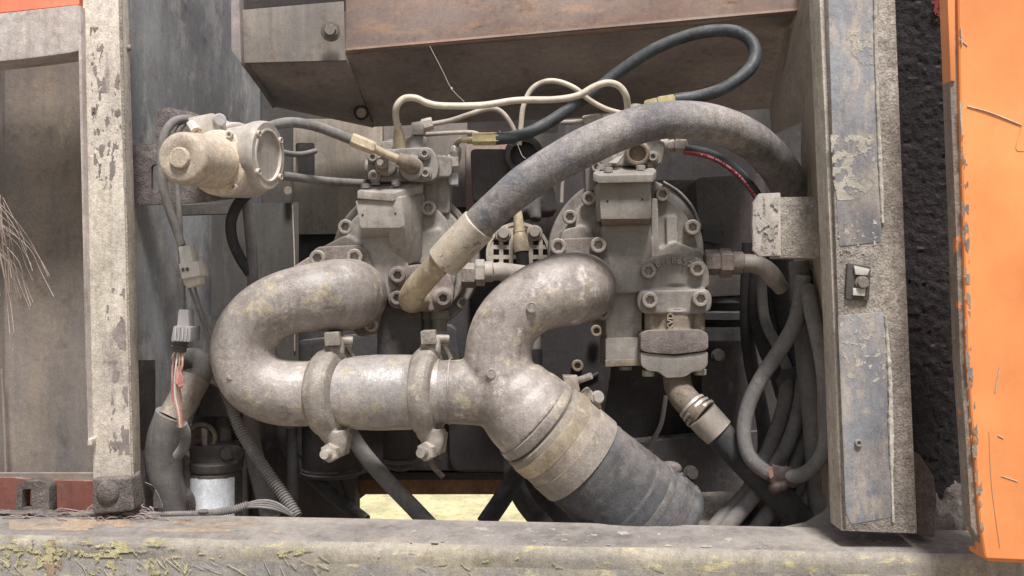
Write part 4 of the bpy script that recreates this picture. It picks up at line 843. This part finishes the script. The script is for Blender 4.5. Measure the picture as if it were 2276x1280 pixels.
add('hexagon', hexa((976,366,.075),(992,365,.073),20), 'cast', t); add('elbow_body', [tube([(988,364,.072),(1006,362,.07),(1012,350,.07),(1012,336,.07)], 13, 14)], 'bolt', t, vox=.002, it=1)
add('corner_hexagon', hexa((996,362,.07),(1020,361,.07),19), 'zinc', t); add('hex_nut', hexa((1012,342,.07),(1016,326,.07),13), 'zinc', t)
t = thing('pump_regulator', 'partly hidden valve body on top of the right pump under the arched hose', 'regulator', 1400, 370, .03)
rb = [prism(rnd([(1330,300),(1462,300),(1478,330),(1470,366),(1330,372),(1318,350)], 8), .03, .12), prism(rnd([(1460,312),(1478,312),(1480,345),(1462,350)], 5), .04, .11),
  cyl((1418,340,.05),(1416,342,.012),28), prism(rnd([(1300,340),(1330,338),(1330,420),(1302,430)],6), .09, .14), cyl((1350,356,.05),(1350,356,.02),18)]
add('valve_body', rb, 'cast', t, vox=.002, it=3)
add('port_ring', lathe((1417,340,.012),(1417,341,.002),[(0,27),(.7,27),(1,24),(1,19),(.2,18),(.2,.5)],30), 'castwarm', t)
add('screw_pad', cyl((1450,349,.05),(1450,349,.024),14,20), 'cast', t); bolt(1450,349,.024,10,t,'cast',name='screw')
bolt(1325,372,.02,11,t,'cast',name='screw')
add('name_tag', plate([(1352,362,.015),(1372,348,.02),(1386,344,.015),(1372,362,.01)], .002), 'cast', t)
add('top_fitting', [cyl((1412,262,.06),(1412,232,.06),15), prism(rnd([(1396,236),(1430,232),(1434,262),(1398,264)],4),.045,.08)], 'cast', t, vox=.002, it=1)
t = thing('hose_union', 'hexagon union at the start of the red-striped hose', 'fitting', 1500, 325, .04)
add('collar', cyl((1468,326,.06),(1486,325,.058),18,22), 'cast', t); add('hexagon', hexa((1486,325,.058),(1500,323,.055),14), 'bolt', t); add('hexagon_nut', hexa((1502,323,.055),(1526,323,.05),17), 'zinc', t)
add('top_stub', hexa((1512,322,.05),(1514,306,.05),11), 'zinc', t)
t = thing('striped_hose', 'black pilot hose with a red printed stripe right of the right pump', 'hose', 1600, 380, .06)
pp = [(1522,332,.05),(1560,338,.055),(1600,353,.06),(1640,382,.07),(1672,418,.08),(1694,452,.09)]
add('hose_wall', tube(pp, 11, 18), 'rubber', t)
pq = [(x-.30*(1+i*.9)*2.0, y+6.2-i*.5, d-.0066) for i, (x, y, d) in enumerate(pp)]
add('printed_stripe', tube(pq, 4.2, 10), 'redprint', t)
mk = []
C = crom([W(*p) for p in pq], .0028)
for i in range(10, len(C)-2):
    if R.random() < .62:
        c = C[i][0]+Vector((0,-.0030,0)); q = .0011; V0 = [c+Vector((a*q*.8, b*.0006, e*q)) for a in (-1,1) for b in (-1,1) for e in (-1,1)]
        mk.append((V0, [(0,1,3,2),(4,6,7,5),(0,4,5,1),(2,3,7,6),(0,2,6,4),(1,5,7,3)]))
kind(add('print_marks', mk, 'whiteprint', t), 'stuff')

# ------------------------------------------------------------------ steel pipes and hoses above
t = thing('pilot_pipe', 'longest cream steel pilot pipe running in waves between both regulators', 'pipe', 888, 330, .03)
add('pipe_run', tube([(890,330,.06),(888,300,.05),(880,262,.03),(882,236,.02),(898,219,.02),(924,218,.02),(950,229,.02),(985,235,.02),(1070,234,.02),(1150,223,.02),(1235,221,.02),(1285,212,.02),(1318,194,.02),(1348,184,.02),(1374,190,.025),(1391,212,.03),(1396,252,.05)], 7.6, 16, step=.004), 'creampipe', t)
add('flared_sleeve', lathe((889,330,.06),(884,276,.04),[(0,16),(.1,14.5),(.5,13),(.8,9),(1,8)],22), 'tan', t)
t = thing('pilot_pipe', 'thin cream pipe bowing up from the left elbow nut then down to a point', 'pipe', 960, 272, .06)
add('pipe_run', tube([(958,276,.065),(1000,268,.065),(1040,255,.06),(1078,243,.06),(1104,243,.06),(1124,258,.06),(1142,288,.06),(1152,320,.06)], 5.6, 14, step=.004), 'greypipe', t)
t = thing('pilot_pipe', 'thin cream pipe looping upward behind the long pilot pipe', 'pipe', 1156, 318, .05)
add('pipe_run', tube([(1154,322,.06),(1158,280,.055),(1163,238,.05),(1180,200,.05),(1208,182,.05),(1240,181,.05),(1278,196,.05),(1310,222,.055),(1350,243,.06),(1400,256,.07)], 5.8, 14, step=.004), 'creampipe', t)
o = tag(add('pilot_pipe', tube([(938,300,.09),(960,298,.09),(1040,294,.09),(1066,300,.09),(1080,312,.09)], 5, 12), 'greypipe'), 'short straight grey pipe below the left elbow nut', 'pipe')
t = thing('pilot_pipe', 'grey pipe with hexagon nut behind the arched hose', 'pipe', 1300, 275, .09)
add('pipe_run', tube([(1220,272,.10),(1260,272,.10),(1300,270,.10)], 6, 14), 'greypipe', t)
add('hex_nut', hexa((1296,270,.10),(1336,264,.10),13), 'greypipe', t); add('hex_body', cyl((1336,264,.10),(1362,264,.10),12,16), 'cast', t)
t = thing('loop_hose', 'blue-black rubber hose making the large loop under the header', 'hose', 1107, 308, .04)
add('hose_wall', tube([(1100,309,.05),(1140,304,.055),(1190,288,.06),(1245,256,.065),(1310,211,.07),(1380,157,.07),(1450,112,.06),(1520,82,.05),(1588,68,.035),(1640,72,.02),(1672,95,.01),(1678,130,.0),(1655,165,-.01),(1605,198,-.01),(1550,215,-.0),(1500,222,.0)], 13.8, 22, step=.005, wav=.03), 'rubber', t)
add('ferrule', hexa((1050,309,.05),(1108,308,.05),14.5), 'brass', t); add('ferrule_collar', cyl((1026,311,.05),(1054,310,.05),7,14), 'brass', t)
add('bent_stub', tube([(1014,330,.07),(1015,318,.065),(1024,311,.055),(1036,311,.05)], 6.5, 14), 'greypipe', t)
add('ferrule', hexa((1522,220,.0),(1462,229,.005),14.5), 'brass', t); add('ferrule_collar', hexa((1462,229,.005),(1434,236,.01),13), 'brass', t)
t = thing('throttle_hose', 'blue-grey hose from the motor with a long tan crimp into the left regulator', 'hose', 780, 310, .0)
add('hose_wall', tube([(586,292,-.04),(610,278,-.04),(650,272,-.035),(700,280,-.03),(745,296,-.025),(790,314,-.02)], 11.5, 18), 'greyrub', t)
add('crimp', hexa((780,309,-.022),(832,330,-.012),15.5), 'tan', t)
add('stub', tube([(828,328,-.013),(848,338,-.008),(880,352,.0),(904,362,.008)], [10,9.5,10,12], 18), 'tan', t)
add('elbow', [tube([(884,352,.0),(906,361,.004),(918,372,.02),(920,378,.05)], [14,17,20,22], 18), cyl((893,356,.0),(901,360,.004),17,20)], 'castwarm', t, vox=.002, it=1)
o = tag(add('control_cable', tube([(600,330,.0),(640,341,.04),(670,343,.10),(700,336,.2)], 6.5, 12), 'greyrub'), 'thin dark cable going from the motor into the black wall opening', 'cable')
o = tag(add('control_cable', tube([(605,390,-.04),(640,392,-.02),(700,400,.02),(760,405,.06),(830,408,.10)], 9.5, 14), 'greyrub'), 'grey cable running level from the motor to below the left regulator', 'cable')
o = tag(add('hanging_wire', tube([(1255,380,.25),(1250,410,.25),(1248,450,.25)], 4, 8), 'greypipe'), 'thin vertical wire behind the arched hose', 'wire')
o = kind(tag(add('cobweb', [tube([(955,102,.1),(985,160,.1),(1004,198,.1),(1032,226,.1)], .5, 5, step=.01), tube([(1150,320,.05),(1160,345,.05),(1168,352,.05)], .6, 5, step=.01), tube([(1110,290,.06),(1130,320,.06),(1152,322,.06)], .35, 5, step=.01), ball(1004,197,.1,2,1,1,1.6,6)], 'white'), 'fine cobweb strands hanging from the hood panel over the pipes', 'cobweb'), 'stuff')

# ------------------------------------------------------------------ grid cover
t = thing('ribbed_cover', 'round cast cover with square pockets and hex bolts behind the arched hose', 'cover', 1153, 625, .2)
cx, cy, cr = 1152, 565, 69
add('cover_base', prism(disc(cx,cy,cr,44), .225, .25), 'castdark', t, bevel=2)
rb = []
for k in range(-4, 5):
    o_ = k*22+6
    if abs(o_) < cr-6:
        h = math.sqrt(cr*cr-o_*o_)-2; rb.append(box(cx+o_-4.6, cy-h, cx+o_+4.6, cy+h, .212, .228)); rb.append(box(cx-h, cy+o_-4.6, cx+h, cy+o_+4.6, .2125, .228))
rm = prism(disc(cx,cy,cr+3,44), .210, .24, holes=[disc(cx,cy,cr-4,40)])
add('rib_grid', rb+[rm]+[cyl((x,y,.23),(x,y,.208),18) for x,y in ((1118,520),(1188,518),(1112,600),(1192,604))], 'greypipe', t)
for x, y in ((1119,518),(1188,515),(1112,600),(1194,602)): bolt(x,y,.208,13,t,'greypipe',hexh=True)
t = thing('gauge_hose', 'olive metal hose end standing upright before the ribbed cover', 'hose', 1160, 620, .17)
add('ferrule', lathe((1160,560,.17),(1150,470,.18),[(0,17),(.3,17),(.42,14.5),(.46,13),(.5,14),(.52,12),(.8,11),(1,10)],24), 'tan', t)
add('hose_wall', tube([(1160,556,.17),(1163,600,.17),(1166,680,.18),(1168,720,.18)], 14.5, 18), 'darkrub', t)
t = thing('sensor_tube', 'blue-grey short metal tube behind the forked pipe bend', 'tube', 1190, 800, .2)
add('tube_body', cyl((1188,700,.20),(1190,775,.20),13), 'greyplastic', t); add('tube_sleeve', cyl((1190,775,.20),(1192,860,.20),15), 'darkrub', t)
t = thing('rear_valve', 'dim clutter of brackets and a clamp behind the arched hose above the ribbed cover', 'valve', 1130, 470, .4)
add('valve_casting', [prism(rnd([(1045,330),(1130,330),(1140,440),(1050,450)],10), .40, .5), prism(rnd([(1140,420),(1230,410),(1240,470),(1150,480)],10), .36, .5), tube([(1060,470,.35),(1120,480,.33),(1200,450,.35)],12,12), cyl((1190,440,.35),(1190,490,.33),14)], 'castdark', t, vox=.004, it=3)
add('ring', lathe((1165,345,.39),(1164,345,.36),[(0,44),(.6,44),(1,40),(1,30),(.3,28),(.3,.5)],32), 'castdark', t)

# ------------------------------------------------------------------ right hose bundle
H = [
 ([(1700,540,.22),(1690,640,.22),(1690,700,.22),(1708,770,.2),(1735,830,.18),(1750,880,.16)], 25, 'darkrub', 'leftmost dark hose in the bundle behind the bent outlet tube'),
 ([(1752,540,.2),(1740,640,.2),(1735,720,.2),(1752,790,.18),(1775,850,.16),(1785,900,.14)], 17, 'darkrub', 'dark thin hose behind the crossing of the looped hose'),
 ([(1785,830,.08),(1778,900,.07),(1752,985,.05),(1700,1070,.02),(1610,1180,-.0),(1560,1240,.0)], 17, 'greyrub', 'innermost grey hose of the three slanting down left to the sill'),
 ([(1750,845,.09),(1742,905,.08),(1715,985,.06),(1690,1040,.05),(1650,1110,.03),(1590,1175,.02),(1540,1230,.02)], 17, 'greyrub', 'leftmost grey hose of the three slanting down left to the sill'),
 ([(1788,850,.10),(1790,930,.09),(1775,1010,.06),(1745,1085,.03),(1680,1178,.01),(1640,1230,.01)], 18, 'greyrub', 'rightmost grey hose of the three slanting down left to the sill'),
 ([(1775,580,.03),(1782,660,.03),(1790,780,.03),(1798,860,.02),(1806,930,.02),(1812,1010,.01),(1818,1080,.0),(1820,1180,.0)], 23, 'greyrub', 'fat vertical grey hose behind the right side of the looped hose'),
 ([(1712,540,.16),(1712,650,.16),(1722,740,.15),(1748,820,.13),(1765,900,.11),(1742,1000,.09),(1690,1090,.07),(1640,1170,.05),(1600,1230,.05)], 13, 'darkrub', 'thin dark hose tucked between the grey hoses slanting down left'),
 ([(1830,900,.06),(1838,980,.05),(1826,1060,.03),(1790,1120,.01),(1745,1180,.0),(1720,1230,.0)], 15, 'greyrub', 'grey hose sweeping down left beneath the right side of the looped hose'),
 ([(1690,560,.13),(1698,700,.12),(1728,770,.11),(1752,830,.10),(1756,900,.09),(1726,1000,.07),(1668,1080,.05),(1600,1150,.03),(1560,1200,.03)], 12, 'greyrub', 'thin grey hose along the left edge of the slanting hoses'),
 ([(1770,640,.10),(1790,720,.10),(1800,800,.09),(1806,880,.08),(1800,980,.07),(1812,1080,.06),(1815,1180,.05)], 13, 'greyrub', 'thin grey hose hanging straight down through the middle of the looped hose'),
 ([(1818,700,.10),(1836,800,.09),(1846,900,.08),(1850,1000,.08),(1846,1110,.07)], 15, 'darkrub', 'dark hose beside the right post behind the looped hose'),
 ([(1808,880,.10),(1806,960,.09),(1796,1040,.06),(1770,1110,.03),(1735,1180,.02),(1700,1230,.02)], 13, 'greyrub', 'thin grey hose right of the three slanting hoses'),
 ([(1665,540,.24),(1660,700,.24),(1668,800,.24),(1690,900,.22),(1700,980,.2),(1690,1100,.18)], 16, 'dark', 'black hose deep behind the left side of the looped hose'),
 ([(1730,540,.15),(1745,690,.15),(1765,760,.14),(1778,820,.12),(1776,860,.10)], 24, 'darkrub', 'dark hose entering the strap from above'),
]
for pts, r, mm, lb in H: tag(add('bundle_hose', tube(pts, r, 20), mm), lb, 'hose', 'hoses of the right bundle')
o = tag(add('looped_hose', tube([(1786,612,.0),(1782,650,.0),(1766,720,-.005),(1732,780,-.01),(1692,840,-.02),(1664,900,-.025),(1653,960,-.03),(1664,1012,-.035),(1700,1047,-.04),(1745,1060,-.045),(1792,1050,-.06),(1826,1012,-.08),(1838,955,-.09),(1836,870,-.085),(1824,780,-.07),(1806,700,-.04),(1794,640,-.01)], [17,17,18,18,17,17,16,16,16,16,16,16,16,17,17,17,17], 22, step=.006, wav=.02), 'greyrub'), 'grey hose hanging in a long teardrop loop at the right', 'hose')
t = thing('tape_wrap', 'wrinkled brown tape wound around the bottom of the looped hose', 'tape', 1745, 1075, -.04)
add('tape_coil', [tube([(1708,1049,-.04),(1730,1058,-.04),(1758,1060,-.04),(1786,1052,-.04)], [19,22,24,20], 24, wav=.18, step=.0025), ball(1722,1085,-.05,15), ball(1738,1080,-.05,13), tube([(1712,1058,-.05),(1720,1078,-.052),(1728,1094,-.05)], 7, 10)], 'tape', t, vox=.002, it=1)
add('tape_end', plate([(1706,1040,-.062),(1716,1038,-.064),(1720,1058,-.064),(1712,1064,-.062)], .001), 'redwire', t)
t = thing('strap_clamp', 'rusty band strap holding the hose bundle together', 'strap', 1760, 850, .04)
add('band', [plate([(1724,846,.07),(1738,822,.055),(1790,812,.055),(1796,834,.055),(1752,840,.055),(1730,862,.07)], .004)], 'darkrub', t, bevel=1)
add('torn_tail', [plate([(1790,812,.05),(1806,818,.05),(1804,850,.05),(1800,876,.05),(1792,850,.05),(1788,832,.05)], .003)], 'castwarm', t)
t = thing('rubber_flap', 'curled dark rubber flap where the looped hose starts under the pale bracket', 'flap', 1790, 620, .03)
add('flap_sheet', [plate([(1760,640,.05),(1764,612,.05),(1782,598,.04),(1812,596,.02),(1808,604,.02),(1790,612,.04),(1778,630,.05),(1776,655,.05)], .006)], 'greyrub', t, bevel=2)
add('inner_wall', plate([(1800,600,.03),(1840,600,.0),(1844,860,.0),(1812,860,.03)], .004), 'castdark', t)
